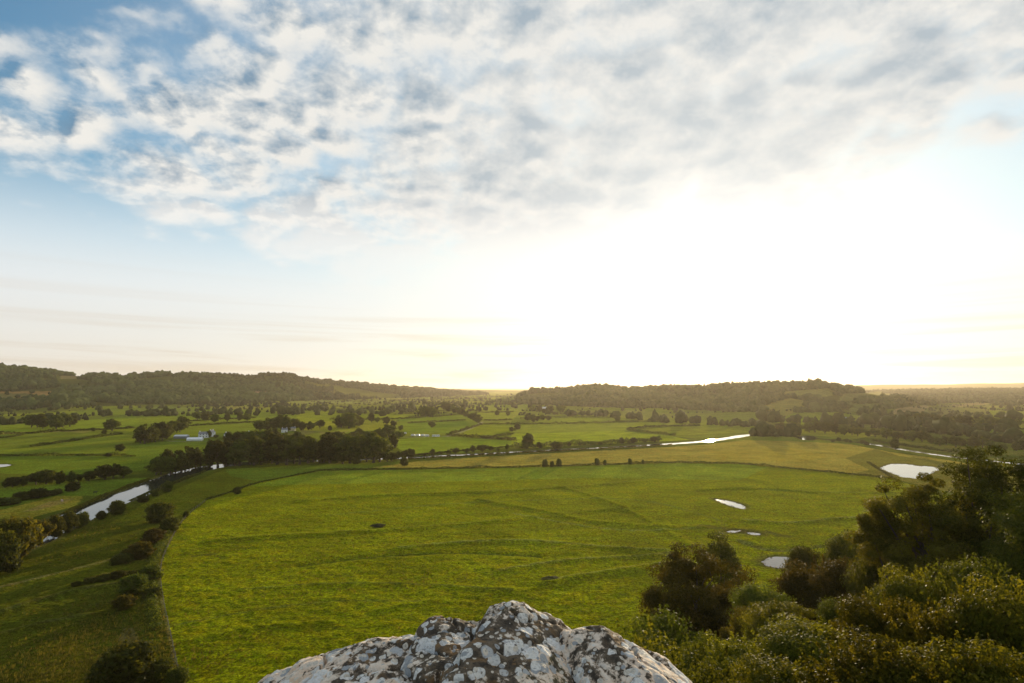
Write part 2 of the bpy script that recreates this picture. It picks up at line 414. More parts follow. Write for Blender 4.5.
TRACKS = [  # trodden lines and old channels in the turf: px polyline, half width m, colour
    ([(182, 690), (177, 671), (169, 634), (162, 602), (158, 571), (166, 548), (177, 527), (186, 515)], 0.3, (0.125, 0.108, 0.045)),
    ([(-40, 598), (0, 587), (50, 575), (98, 563), (130, 553)], 0.8, (0.17, 0.15, 0.05)),
    ([(105, 574), (130, 572), (157, 569)], 0.5, (0.18, 0.15, 0.07)),
    ([(400, 548), (470, 541), (540, 541), (610, 547), (668, 551)], 0.9, (0.165, 0.185, 0.03)),
    ([(548, 581), (590, 574), (640, 566), (672, 562)], 0.8, (0.160, 0.180, 0.03)),
    ([(512, 513), (560, 522), (620, 531), (700, 528)], 0.9, (0.155, 0.180, 0.028)),
    ([(210, 540), (300, 534), (420, 527), (520, 518), (640, 505)], 0.8, (0.085, 0.118, 0.015)),
    ([(240, 590), (330, 583), (430, 584), (512, 590)], 0.6, (0.088, 0.115, 0.014)),
    ([(170, 626), (240, 612), (330, 600), (420, 601)], 0.5, (0.092, 0.118, 0.015)),
    ([(300, 500), (380, 494), (470, 492), (560, 487), (650, 480)], 1.3, (0.105, 0.138, 0.016)),
    ([(330, 515), (430, 505), (520, 500), (640, 497), (720, 520)], 1.0, (0.100, 0.135, 0.016)),
    ([(740, 540), (775, 552), (822, 545), (880, 540)], 1.4, (0.085, 0.090, 0.025)),
    ([(745, 520), (790, 524), (850, 517), (900, 520)], 0.9, (0.155, 0.165, 0.035)),
    ([(705, 526), (727, 529), (760, 531), (785, 536)], 2.2, (0.055, 0.055, 0.02)),
    ([(760, 489), (810, 492), (860, 492)], 1.2, (0.100, 0.135, 0.016)),
    ([(447, 436.3), (462, 432), (476, 426), (482, 422)], 2.2, (0.26, 0.24, 0.19)),
    ([(404, 437), (420, 437.2), (446, 436.2)], 2.0, (0.22, 0.20, 0.16)),
    ([(168, 441), (200, 442), (256, 439)], 2.0, (0.18, 0.17, 0.13)),
    ([(500, 570), (560, 560), (640, 556), (690, 552)], 0.7, (0.165, 0.175, 0.03)),
    ([(300, 565), (380, 555), (470, 552), (540, 556)], 0.8, (0.06, 0.085, 0.008)),
    ([(195, 556), (205, 555), (214, 554)], 0.8, (0.055, 0.07, 0.014)),
    ([(0, 613), (40, 600), (90, 588), (130, 585)], 1.0, (0.045, 0.05, 0.014)),
    ([(-20, 640), (40, 625), (90, 615)], 0.7, (0.05, 0.055, 0.015)),
]

RIDGES = [([(400, 548), (470, 541), (540, 541), (610, 547), (668, 551)], 2.6, 0.75), ([(548, 583), (590, 575), (640, 567), (680, 562)], 2.2, 0.7), ([(480, 500), (540, 510), (600, 524), (700, 527)], 3.0, 0.8),
          ([(560, 487), (600, 497), (650, 520), (690, 545)], 2.5, 0.6), ([(210, 541), (300, 535), (420, 528), (520, 519), (640, 506)], 2.8, 0.6), ([(240, 590), (330, 583), (430, 584), (512, 590)], 1.8, 0.45),
          ([(300, 501), (380, 495), (470, 493), (560, 488), (650, 481)], 3.5, 0.7), ([(500, 570), (560, 560), (640, 556), (690, 552)], 1.9, 0.5), ([(300, 565), (380, 555), (470, 552), (540, 556)], 2.0, -0.5),
          ([(745, 520), (790, 524), (850, 517), (900, 520)], 2.5, 0.7), ([(700, 490), (760, 487), (830, 494), (890, 492)], 3.0, 0.7), ([(740, 542), (775, 552), (822, 545), (880, 540)], 2.2, -0.6),
          ([(380, 610), (430, 600), (470, 602)], 1.5, 0.35), ([(190, 640), (260, 626), (330, 622)], 1.5, 0.35), ([(-20, 640), (40, 625), (90, 615), (130, 610)], 2.0, 0.7), ([(0, 613), (40, 600), (90, 588), (130, 585)], 2.2, 0.8),
          ([(60, 555), (110, 540), (150, 530)], 2.5, 0.8), ([(100, 540), (150, 518), (200, 497)], 3.0, 0.8)]

def vor(X, Y, sx, sy, seed):
    gx, gy = X / sx, Y / sy
    ix, iy = np.floor(gx), np.floor(gy)
    f1 = np.full(np.shape(X), 1e9); f2 = f1.copy(); idv = np.zeros(np.shape(X))
    for dx in (-1, 0, 1):
        for dy in (-1, 0, 1):
            cx, cy = ix + dx, iy + dy
            px, py = cx + .15 + .7 * _hash(cx, cy, seed), cy + .15 + .7 * _hash(cx, cy, seed + 1)
            d = np.hypot((px - gx) * sx, (py - gy) * sy)
            near = d < f1
            f2 = np.where(near, f1, np.minimum(f2, d)); idv = np.where(near, _hash(cx, cy, seed + 2), idv); f1 = np.where(near, d, f1)
    return f2 - f1, idv

def build_ground():
    ph = np.concatenate([np.linspace(-180, -54, 70, endpoint=False), np.linspace(-54, 54, 820, endpoint=False), np.linspace(54, 180, 70, endpoint=False)])
    rr = [0.8]
    while rr[-1] < 45000:
        r = rr[-1]
        k = 1.03 if r < 90 else 1.0048 if r < 900 else 1.0075 if r < 6000 else 1.02 if r < 12000 else 1.1
        rr.append(r * k)
    rr = np.array(rr)
    P, Q = np.meshgrid(np.radians(ph), rr)
    X, Y = Q * np.sin(P), Q * np.cos(P)
    nr, na = X.shape
    hill = castle_hill(X, Y)
    far = far_height(X, Y)
    rough = (fbm(X / 60.0, Y / 60.0, 3, 3) - 0.5) * 0.5 + (fbm(X / 7.0, Y / 7.0, 4, 3) - 0.5) * 0.34 + (vnoise(X / 1.7, Y / 1.7, 8) - 0.5) * 0.30
    rough = rough * (1 - 0.8 * sstep(Q, 450, 1400)) * (1 - sstep(Q, 6000, 9000))
    Z = np.maximum(hill, far) + rough * np.where(hill > 1, 2.0, 1.0) * sstep(Q, 2.2, 6)
    for pts, w, hh in RIDGES:                               # low banks and dips of old river channels in the turf
        wp = smooth_line([gp(*p) for p in pts], 3)
        i = (Q < 600) & (hill < 1) & (Y > 60)
        d = dist_poly(X[i], Y[i], wp)
        Z[i] += hh * np.exp(-(d / w) ** 2) * (0.4 + 0.9 * vnoise(X[i] / 25, Y[i] / 25, 66))
    U, Vp = project(X, Y, np.maximum(Z, 0))
    front = Y > 20
    # colours
    c = np.empty(X.shape + (3,))
    big = fbm(X / 260.0, Y / 260.0, 12, 3)
    g = np.array(C_GREEN) * 0.8
    c[:] = g
    c *= (0.75 + 0.5 * big)[..., None]
    _, cid = vor(X, Y, 190, 260, 500)
    pal = np.array([(0.060, 0.095, 0.010), (0.095, 0.125, 0.012), (0.125, 0.145, 0.014), (0.075, 0.090, 0.016), (0.140, 0.130, 0.032), (0.050, 0.075, 0.009), (0.110, 0.145, 0.010)])
    i = (Q > 700) & front
    c[i] = pal[(cid[i] * 6.99).astype(int)]
    woody = far > 8
    c[woody] = np.array(C_WOODF)
    for poly, col in FIELDS:
        i = in_poly(U, Vp, poly) & front & ~woody
        c[i] = np.array(col) * np.array((1.14, 1.20, 0.55))
    for poly, col in HILL_FIELDS:
        i = in_poly(U, Vp, poly) & front & (Q > 1000)
        c[i] = col
    for pts, w, col in TRACKS:
        wp = smooth_line([gp(*p) for p in pts], 2)
        xs, ys = [p[0] for p in wp], [p[1] for p in wp]
        i = (X > min(xs) - 20) & (X < max(xs) + 20) & (Y > min(ys) - 20) & (Y < max(ys) + 20) & (hill < 1)
        d = dist_poly(X[i], Y[i], wp) + (vnoise(X[i] / 3, Y[i] / 3, 77) - 0.5) * w * 1.2
        k = (1 - sstep(d, w * 0.5, w * 1.7)) * (0.55 + 0.45 * vnoise(X[i] / 9, Y[i] / 9, 78))
        c[i] = c[i] * (1 - k[:, None]) + np.array(col) * k[:, None]
    # castle hill turf
    k = sstep(hill, 0.5, 5)[..., None]
    hcol = np.array((0.036, 0.040, 0.009)) * (0.7 + 0.6 * fbm(X / 9, Y / 9, 41, 3))[..., None]
    c = c * (1 - k) + hcol * k
    # river bed and ponds
    i = (Q < 2500) & (hill < 1) & front
    d = np.full(X.shape, 1e9)
    d[i] = dist_poly(X[i], Y[i], RIVER)
    d[i] += (vnoise(X[i] / 9, Y[i] / 9, 90) - 0.5) * 3.0
    d = d - river_hw(X) + RIVER_HW
    cut = 1 - sstep(d, RIVER_HW - 1.0, RIVER_HW + 1.5)
    Z = Z * (1 - cut) - 1.0 * cut
    k = ((1 - sstep(d, RIVER_HW, RIVER_HW + 5.0)) * 0.75)[..., None]
    c = c * (1 - k) + np.array((0.075, 0.062, 0.032)) * k
    for p in PONDS:
        q = np.array(p); ce = q.mean(0); rad = np.linalg.norm(q - ce, axis=1).max()
        i = np.hypot(X - ce[0], Y - ce[1]) < rad + 12
        ins = in_poly(X[i], Y[i], p)
        dd = dist_poly(X[i], Y[i], p + [p[0]])
        sd = np.where(ins, -dd, dd)
        cut = 1 - sstep(sd, -0.8, 0.9)
        Z[i] = Z[i] * (1 - cut) - 0.8 * cut
        k = ((1 - sstep(sd, 0.5, 4.5)) * 0.7)[:, None]
        c[i] = c[i] * (1 - k) + np.array((0.052, 0.045, 0.022)) * k
    V = np.stack([X, Y, Z], -1).reshape(-1, 3)
    V = np.vstack([V, [[0, 0, 58.3]]])
    cc = np.vstack([c.reshape(-1, 3), [c[0, 0]]])
    ii = (np.arange(nr - 1)[:, None] * na + np.arange(na)[None, :])
    jj = (np.arange(nr - 1)[:, None] * na + (np.arange(na)[None, :] + 1) % na)
    q = np.stack([ii, jj, jj + na, ii + na], -1).reshape(-1, 4)[:, ::-1]
    cap = np.stack([np.arange(na), (np.arange(na) + 1) % na, np.full(na, nr * na), np.full(na, nr * na)], -1)
    me = make_mesh('ground', V, q, M['ground'], True, vcol=cc)
    tag(obj('ground', me), 'green valley floor of grass fields with low hills around it', kind='structure')
    cm = make_mesh('hill', V[list(range(na)) + [nr * na]] + np.array([0, 0, 0.0]), [(i, (i + 1) % na, na) for i in range(na)], M['ground'], True, vcol=cc[list(range(na)) + [nr * na]])
    tag(obj('hill', cm), 'trodden turf on the hilltop behind the wall', kind='structure')

def ground_mat():
    m, nt, out = material('turf')
    pos = nt.new('ShaderNodeNewGeometry').outputs['Position']
    col = nt.new('ShaderNodeAttribute', attribute_name='tint').outputs['Color']
    n1 = nt.noise(pos, 0.035, 6, 0.6, 0.4)
    n2 = nt.noise(pos, 0.55, 5, 0.65)
    n3 = nt.noise(pos, 2.6, 4, 0.6)
    n5 = nt.noise(pos, 1.15, 3, 0.6)
    st = nt.noise(nt.vm('MULTIPLY', pos, (0.05, 0.28, 0.1)), 1.0, 4, 0.6, 0.6)
    v = nt.m('MULTIPLY', nt.ss(n1, 0.25, 0.75, 0.72, 1.28), nt.ss(n2, 0.25, 0.75, 0.62, 1.38))
    v = nt.m('MULTIPLY', v, nt.ss(n3, 0.28, 0.72, 0.5, 1.5))
    v = nt.m('MULTIPLY', v, nt.ss(n5, 0.32, 0.68, 0.55, 1.45))
    v = nt.m('MULTIPLY', v, nt.ss(st, 0.3, 0.7, 0.85, 1.15))
    base = nt.mix(1.0, col, nt.comb(v, v, v), 'MULTIPLY')
    dry = nt.mix(1.0, base, (1.28, 1.0, 0.9), 'MULTIPLY')
    base = nt.mix(nt.ss(nt.noise(pos, 0.16, 5, 0.65, 0.5), 0.42, 0.68), base, dry)
    h = nt.m('ADD', nt.m('ADD', nt.m('MULTIPLY', n2, 0.4), nt.m('MULTIPLY', n3, 0.3)), nt.m('MULTIPLY', n5, 0.4))
    bp = nt.new('ShaderNodeBump'); bp.inputs['Strength'].default_value = 1.0; bp.inputs['Distance'].default_value = 1.0
    nt.l.new(h, bp.inputs['Height'])
    b = principled(nt, base, 0.9, 0.0, bp.outputs[0], Sheen_Weight=0.12, Sheen_Roughness=0.45, Sheen_Tint=(0.75, 0.72, 0.05, 1))
    nt.l.new(b.outputs[0], out.inputs[0])
    return m
M['ground'] = ground_mat()

def water_mat():
    m, nt, out = material('water')
    pos = nt.new('ShaderNodeNewGeometry').outputs['Position']
    n = nt.noise(pos, 0.9, 3, 0.5)
    bp = nt.new('ShaderNodeBump'); bp.inputs['Strength'].default_value = 0.05; bp.inputs['Distance'].default_value = 0.25
    nt.l.new(n, bp.inputs['Height'])
    b = principled(nt, (0.02, 0.025, 0.02), 0.06, 0.5, bp.outputs[0], IOR=1.33)
    nt.l.new(b.outputs[0], out.inputs[0])
    return m
M['water'] = water_mat()

def build_water():
    P = resample(RIVER, 8.0)
    T = np.gradient(P, axis=0); T /= np.linalg.norm(T, axis=1)[:, None]
    Nn = np.stack([-T[:, 1], T[:, 0]], 1)
    w = (river_hw(P[:, 0]) + 1.2)[:, None]
    L, Rr = P + Nn * w, P - Nn * w
    n = len(P)
    V = np.zeros((2 * n, 3)); V[:n, :2] = L; V[n:, :2] = Rr; V[:, 2] = -0.25
    f = np.array([(i, n + i, n + i + 1, i + 1) for i in range(n - 1)])
    if True:
        a, b, c = V[f[0][0]], V[f[0][1]], V[f[0][2]]
        if np.cross(b - a, c - a)[2] < 0: f = f[:, ::-1]
    tag(obj('river', make_mesh('river', V, f, M['water'])), 'pale winding river crossing the valley floor', kind='structure')
    for p, lab in zip(PONDS, POND_LABEL):
        q = np.array(p); ce = q.mean(0)
        q = ce + (q - ce) * 1.03
        V = np.column_stack([q, np.full(len(q), -0.12)])
        area = np.sum(q[:, 0] * np.roll(q[:, 1], -1) - np.roll(q[:, 0], -1) * q[:, 1])
        fc = list(range(len(q)))
        if area < 0: fc = fc[::-1]
        tag(obj('pond', make_mesh('pond', V, [fc], M['water'])), lab, kind='structure')

# ------------------------------------------------------------------ foliage
def leaf_quads(P, Nrm, size, g, elong=1.5):
    """diamond leaves at P facing Nrm"""
    n = len(P)
    Nrm = Nrm / (np.linalg.norm(Nrm, axis=1)[:, None] + 1e-9)
    r = g.normal(size=(n, 3))
    t = np.cross(Nrm, r); t /= np.linalg.norm(t, axis=1)[:, None] + 1e-9
    b = np.cross(Nrm, t)
    s = size[:, None]
    V = np.stack([P - t * s * elong * .5, P + b * s * .42 + Nrm * s * 0.08, P + t * s * elong * .5, P - b * s * .42 + Nrm * s * 0.08], 1).reshape(-1, 3)
    Fc = np.arange(4 * n).reshape(-1, 4)
    return V, Fc

def crown_arrays(g, w, h, z0, n_clump, per, leaf, clump_r, kind='round', droop=0.25):
    """leaf clumps through an uneven crown volume of width w and height h, bottom at z0"""
    cs = []
    lobes = []
    nl = int(g.integers(9, 13)) if n_clump < 150 else 22
    for q in range(nl):                                     # lobes spread evenly round the crown, of uneven size
        zz = 1 - 2 * (q + .5) / nl; aa = q * 2.39996 + g.uniform(-.5, .5)
        d = np.array([math.cos(aa) * math.sqrt(1 - zz * zz), math.sin(aa) * math.sqrt(1 - zz * zz), zz])
        lobes.append((d * g.uniform(.48, .82), g.uniform(.24, .5)))
    while len(cs) < n_clump:
        d = g.normal(size=3); d /= np.linalg.norm(d)
        rad = g.uniform(0.35, 1.0) ** 0.6
        if g.uniform() < .8:
            lc, lr_ = lobes[int(g.integers(len(lobes)))]
            q = lc + d * rad * lr_
            rad = np.linalg.norm(q); d = q / (rad + 1e-9)
        t = d[2] * rad
        if kind == 'round': prof = 1.0
        elif kind == 'tall': prof = 0.95 - 0.3 * t
        elif kind == 'spread': prof = 1.0 if t > -0.3 else 0.75
        elif kind == 'cone': prof = 0.9 - 0.55 * t
        p = np.array([d[0] * rad * w / 2 * prof, d[1] * rad * w / 2 * prof, z0 + h / 2 + d[2] * rad * h / 2])
        cs.append(p)
    cs = np.array(cs)
    lob = 1 + 0.22 * np.sin(3 * np.arctan2(cs[:, 1], cs[:, 0]) + g.uniform(0, 6)) + 0.12 * np.sin(5 * np.arctan2(cs[:, 1], cs[:, 0]) + g.uniform(0, 6))
    cs[:, :2] *= lob[:, None]
    rc = clump_r * g.uniform(0.6, 1.35, len(cs))
    d = g.normal(size=(len(cs), per, 3)); d /= np.linalg.norm(d, axis=2)[..., None]
    rad = g.uniform(0.25, 1.0, (len(cs), per, 1)) ** 0.5
    off = d * rad * rc[:, None, None] * np.array([1.15, 1.15, 0.75])
    P = (cs[:, None, :] + off).reshape(-1, 3)
    ctr = np.array([0, 0, z0 + h * 0.45])
    Nrm = d.reshape(-1, 3) * 0.8 + (P - ctr) / max(w, h) * 0.8 + g.normal(size=P.shape) * 0.6 + np.array([0, 0, 0.35])
    size = leaf * g.uniform(0.65, 1.4, len(P))
    lr = np.clip(np.repeat(g.uniform(0, 1, len(cs)), per) * 0.55 + g.uniform(0, 0.45, len(P)), 0, 1)
    V, Fc = leaf_quads(P, Nrm, size, g)
    return V, Fc, lr, cs

def tube(path, radii, sides=6):
    path = np.array(path, float); n = len(path)
    T = np.gradient(path, axis=0); T /= np.linalg.norm(T, axis=1)[:, None] + 1e-9
    ref = np.array([0.31, 0.95, 0.05])
    A = np.cross(T, ref); A /= np.linalg.norm(A, axis=1)[:, None] + 1e-9
    B = np.cross(T, A)
    th = np.linspace(0, 2 * np.pi, sides, endpoint=False)
    V = (path[:, None, :] + (A[:, None, :] * np.cos(th)[None, :, None] + B[:, None, :] * np.sin(th)[None, :, None]) * np.array(radii)[:, None, None]).reshape(-1, 3)
    f = []
    for i in range(n - 1):
        for k in range(sides):
            k2 = (k + 1) % sides
            f.append((i * sides + k, i * sides + k2, (i + 1) * sides + k2, (i + 1) * sides + k))
    return V, f

def trunk_mesh(g, hgt, rad, targets, fork=0.3, sides=6, name='trunk'):
    """tapered trunk with limbs that reach some of the leaf clumps"""
    VV, FF, off = [], [], 0
    top = hgt * 0.8
    n = 7
    bend = g.normal(size=2) * hgt * 0.03
    path = [np.array([bend[0] * math.sin(i / n * 3), bend[1] * math.sin(i / n * 2.4), -0.5 + (top + .5) * i / (n - 1)]) for i in range(n)]
    V, f = tube(path, [rad * (1.35 if i == 0 else 1) * (1 - 0.8 * i / (n - 1)) for i in range(n)], sides)
    VV.append(V); FF += f; off += len(V)
    for t in targets:
        k = g.uniform(fork, 0.85)
        b = np.array([np.interp(k, np.linspace(0, 1, n), [p[j] for p in path]) for j in range(3)])
        if b[2] > t[2]: b = np.array([np.interp(fork * .8, np.linspace(0, 1, n), [p[j] for p in path]) for j in range(3)])
        mid = (b + t) / 2 + g.normal(size=3) * np.linalg.norm(t - b) * 0.09 + np.array([0, 0, -0.04 * np.linalg.norm(t - b)])
        pp = [b, b * .55 + mid * .45, mid, mid * .45 + t * .55, t]
        r0 = rad * (0.5 - 0.3 * k)
        V, f = tube(pp, [r0, r0 * .8, r0 * .6, r0 * .42, r0 * .2], max(4, sides - 1))
        VV.append(V); FF += [tuple(x + off for x in q) for q in f]; off += len(V)
    return make_mesh(name, np.vstack(VV), np.array(FF), M['bark'], True)

# middle-distance prototypes, all 10 m tall
PROTO = {}
def protos():
    spec = {
        'round': [('round', 9.6, 9.4, 0.5, 'leaf_dark'), ('round', 11.0, 9.2, 0.7, 'leaf_green'), ('round', 9.0, 9.5, 0.4, 'leaf_dark')],
        'tall': [('tall', 6.6, 9.5, 0.4, 'leaf_dark'), ('tall', 5.8, 9.4, 0.5, 'leaf_green')],
        'spread': [('spread', 12.8, 8.6, 1.3, 'leaf_green'), ('spread', 13.5, 8.8, 1.1, 'leaf_dark')],
        'cone': [('cone', 5.6, 9.7, 0.2, 'leaf_dark')],
        'russet': [('round', 9.5, 9.3, 0.6, 'leaf_brown')],
    }
    for k, lst in spec.items():
        PROTO[k] = []
        for i, (shape, w, h, z0, mat) in enumerate(lst):
            g = np.random.default_rng(100 + len(PROTO) * 10 + i)
            V, Fc, lr, cs = crown_arrays(g, w * .84, h * .9, z0 + .2, 120, 48, 0.50, 0.95, shape)
            cm = make_mesh('crown', V, Fc, M[mat], fattr=lr)
            tm = trunk_mesh(g, 10, 0.42, cs[g.permutation(len(cs))[:10]], 0.2, 5)
            PROTO[k].append((tm, cm))

KIND_WORD = {'round': 'round-headed', 'tall': 'upright narrow', 'spread': 'wide-spreading', 'cone': 'pointed', 'russet': 'russet-leaved'}
ORD = ['first', 'second', 'third', 'fourth', 'fifth', 'sixth', 'seventh', 'eighth', 'ninth', 'tenth', 'eleventh', 'twelfth', 'thirteenth', 'fourteenth', 'fifteenth', 'sixteenth', 'seventeenth', 'eighteenth', 'nineteenth', 'twentieth',
       'twenty-first', 'twenty-second', 'twenty-third', 'twenty-fourth', 'twenty-fifth', 'twenty-sixth', 'twenty-seventh', 'twenty-eighth', 'twenty-ninth', 'thirtieth']

def terrain_z(X, Y):
    return float(max(castle_hill(np.array(X), np.array(Y)), far_height(np.array(X), np.array(Y))))

def place_tree(u, v, hpx, kind, label, group, name='tree', wide=1.0):
    X, Y = gp(u, v)
    hgt = hpx / F_PX * Y
    tm, cm = PROTO[kind][int(rng.integers(len(PROTO[kind])))]
    e = bpy.data.objects.new(name, None); COL.objects.link(e)
    e.location = (X, Y, terrain_z(X, Y) - 0.1)
    e.rotation_euler = (0, 0, rng.uniform(0, 6.28))
    s = hgt / 10.0
    e.scale = (s * wide * rng.uniform(.9, 1.12), s * wide * rng.uniform(.9, 1.12), s)
    e.empty_display_size = 0.5
    tag(e, label, 'tree', group)
    obj('trunk', tm, e); obj('crown', cm, e)
    return e

def tree_row(phrase, group, pts, n, hpx, kinds=('round', 'round', 'tall', 'spread'), jv=0.8, ju=0.25, wide=1.0):
    pts = np.array(pts, float)
    seg = np.concatenate([[0], np.cumsum(np.linalg.norm(np.diff(pts, axis=0), axis=1))])
    rows = []
    for i in range(n):
        t = (i + 0.5 + rng.uniform(-ju, ju)) / n * seg[-1]
        u, v = np.interp(t, seg, pts[:, 0]), np.interp(t, seg, pts[:, 1])
        rows.append((u + rng.uniform(-.8, .8), v + rng.uniform(-jv, jv)))
    rows.sort()
    for i, (u, v) in enumerate(rows):
        k = kinds[int(rng.integers(len(kinds)))]
        nth = 'leftmost' if i == 0 else 'rightmost' if i == n - 1 else ORD[i] + ' from left'
        place_tree(u, v, hpx[0] + (hpx[1] * 1.08 - hpx[0]) * rng.beta(1.2, 1.6) if rng.uniform() > .12 else hpx[0] * .75, k, f'{KIND_WORD[k]} tree, {nth} in {phrase}', group, wide=wide)

BELTS = []
def belt(phrase, group, pts, n, hpx, *a, jv=0.8, **k):
    BELTS.append((pts, n, hpx, jv))

def undergrowth(pts, h, w, label):
    hedge(label, pts, h, w)

def middle_trees():
    K1 = ('round', 'round', 'tall', 'spread', 'cone')
    tree_row('the dark row beyond the left river bend', 'trees beyond the left river bend', [(-2, 488), (35, 485), (70, 483), (100, 480), (130, 478)], 12, (11, 16), wide=1.15)
    tree_row('the dense clump where the left river narrows', 'trees where the left river narrows', [(153, 474.5), (170, 471.5), (190, 467.5), (208, 463)], 11, (14, 23), jv=2.0)
    tree_row('the near edge of the dark riverside wood', 'trees of the dark riverside wood', [(208, 466), (250, 465), (300, 463.5), (350, 462.5), (384, 462)], 24, (20, 31), K1, jv=1.0)
    tree_row('the far edge of the dark riverside wood', 'trees behind the dark riverside wood', [(222, 452), (270, 451), (330, 450), (398, 449)], 18, (15, 24), K1, jv=2.0)
    tree_row('the low tail of the riverside wood', 'trees at the tail of the riverside wood', [(384, 461.5), (398, 460), (414, 458.5)], 5, (8, 13))
    tree_row('the scrubby far bank left of the open river', 'trees on the scrubby river bank', [(420, 456.5), (440, 454.8), (470, 452.5), (512, 449.8)], 11, (4, 8), wide=1.3)
    tree_row('the riverside row behind the tan field', 'trees in the riverside row behind the tan field', [(514, 449.5), (560, 447), (600, 445), (640, 443.2), (664, 441.5)], 18, (2.5, 8), wide=1.3, jv=.5, ju=.48)
    place_tree(528, 448, 16, 'tall', 'tallest tree at the left end of the riverside row behind the tan field', 'landmark trees by the river', wide=1.3)
    place_tree(556, 450, 9.5, 'round', 'big round tree standing in front of the riverside row behind the tan field', 'landmark trees by the river', wide=1.4)
    tree_row('the clump beside the grey farm sheds', 'trees beside the farm sheds', [(138, 443.5), (148, 443), (158, 441), (168, 438.5)], 8, (12, 21), jv=.8)
    tree_row('the pair of clumps above the grey farm sheds', 'trees above the farm sheds', [(168, 434), (176, 433), (184, 429.5)], 5, (10, 15))
    tree_row('the dark thicket between farm and river clump', 'trees between farm and river clump', [(205, 449), (225, 450.5), (245, 449), (262, 446)], 9, (7, 13), jv=1.5)
    tree_row('the farm garden between the white houses', 'trees around the farm houses', [(206, 438), (218, 438.5), (232, 438.5), (246, 438)], 6, (4, 8), wide=1.2)
    place_tree(112, 431, 13, 'round', 'large round lone tree in the meadows left of the farm sheds', 'lone meadow trees', wide=1.15)
    place_tree(120, 451.5, 8, 'round', 'small round lone tree below the large round meadow tree', 'lone meadow trees', wide=1.3)
    place_tree(108, 457, 4.5, 'round', 'low bushy tree on the hedge under the small round meadow tree', 'lone meadow trees', wide=1.7)
    place_tree(93, 431.5, 4.5, 'round', 'stubby tree on the hedge just left of the large round meadow tree', 'lone meadow trees', wide=1.2)
    place_tree(104, 434.5, 5, 'round', 'stubby tree under the large round meadow tree', 'lone meadow trees', wide=1.2)
    tree_row('the loose group over the left meadows', 'trees over the left meadows', [(28, 427), (45, 428.5), (58, 428), (72, 426.5)], 7, (10, 16), ('spread', 'round'))
    belt('the dark hedgerow at the far left meadow edge', 'trees at the far left meadow edge', [(-4, 425), (12, 424), (30, 423), (90, 419)], 10, (6, 10))
    tree_row('the field row above the farm houses', 'trees above the farm houses', [(192, 420), (221, 423.5), (236, 420.5), (252, 421)], 6, (8, 12))
    belt('the tree belt along the upper left fields', 'trees of the upper left belt', [(100, 415.5), (130, 415), (170, 415.5), (215, 414), (256, 414.5)], 22, (6, 10), jv=1.2)
    tree_row('the tall clump behind the twin white houses', 'trees behind the twin white houses', [(258, 432), (272, 429), (283, 431), (297, 428)], 9, (10, 18), K1, jv=1.5)
    tree_row('the low row right of the twin white houses', 'trees beside the twin white houses', [(298, 431), (308, 430.5), (315, 429.5)], 4, (7, 9))
    place_tree(320, 428.5, 9.5, 'round', 'lone round tree in the yellow field behind the riverside wood', 'lone meadow trees')
    place_tree(330, 431, 6, 'tall', 'small thin tree between the yellow field and the riverside wood', 'lone meadow trees')
    tree_row('the clump on the field past the riverside wood', 'trees on the yellow field', [(337, 427), (348, 429), (361, 425)], 8, (10, 17), K1, jv=1.6)
    tree_row('the dark mound closing the yellow field', 'trees closing the yellow field', [(352, 441), (366, 440), (382, 438), (402, 439)], 12, (8, 13), jv=1.6, wide=1.2)
    tree_row('the small group right of the yellow field', 'trees right of the yellow field', [(368, 422.5), (376, 421), (401, 430), (406, 431)], 5, (8, 12))
    belt('', '', [(-10, 411), (60, 410.5), (130, 408), (200, 410), (260, 411)], 26, 0, jv=1.6)
    belt('', '', [(-10, 407), (60, 406), (120, 405), (200, 405), (280, 406), (340, 408)], 26, 0, jv=1.6)
    belt('', '', [(250, 415), (300, 414), (384, 415)], 10, 0, jv=1.2)
    belt('', '', [(384, 404), (430, 405), (480, 404.5), (540, 405)], 22, 0, jv=1.4)
    belt('', '', [(760, 421), (800, 423), (850, 423.5), (900, 426)], 16, 0, jv=1.0)
    belt('', '', [(860, 414), (920, 418), (1024, 419)], 18, 0, jv=1.6)
    belt('', '', [(900, 424), (960, 431), (1024, 433)], 12, 0, jv=1.6)
    belt('the far middle belt above the yellow field', 'trees of the far middle belt', [(262, 411), (300, 410), (340, 412), (384, 413), (415, 411)], 24, (5, 8), jv=1.4)
    place_tree(432, 428, 7, 'spread', 'lone spreading tree in the field behind the caravans', 'lone meadow trees', wide=.9)
    tree_row('the trio in the fields beyond the caravans', 'trees beyond the caravans', [(424, 417), (428, 416), (433, 418)], 3, (8, 12))
    tree_row('the thick curving treeline right of the caravans', 'trees of the curving treeline', [(444, 410), (458, 413.5), (470, 418.5), (480, 424)], 16, (6, 9), jv=.8, wide=1.2)
    place_tree(497, 415.5, 5.5, 'round', 'left one of two small lone trees in the far lime fields', 'lone meadow trees', wide=1.1)
    place_tree(508, 415.8, 5.2, 'round', 'right one of two small lone trees in the far lime fields', 'lone meadow trees', wide=1.1)
    place_tree(467, 429, 3.4, 'round', 'tiny round tree on the hedge right of the caravans', 'lone meadow trees', wide=1.2)
    tree_row('the short stub of hedge before the lime field', 'trees on the stub of hedge', [(511, 431), (516, 430.5), (521, 430)], 4, (4, 6.5))
    tree_row('the copse before the white far house', 'trees before the white far house', [(526, 421), (533, 421.5), (541, 420.5), (549, 420.5)], 7, (4, 8))
    tree_row('the tall copse around the white far house', 'trees around the white far house', [(531, 411.5), (538, 412), (549, 415), (557, 416), (564, 411)], 10, (5, 11))
    place_tree(618, 421.5, 6, 'round', 'lone tree at the corner of the lime field under the hill', 'lone meadow trees', wide=1.2)
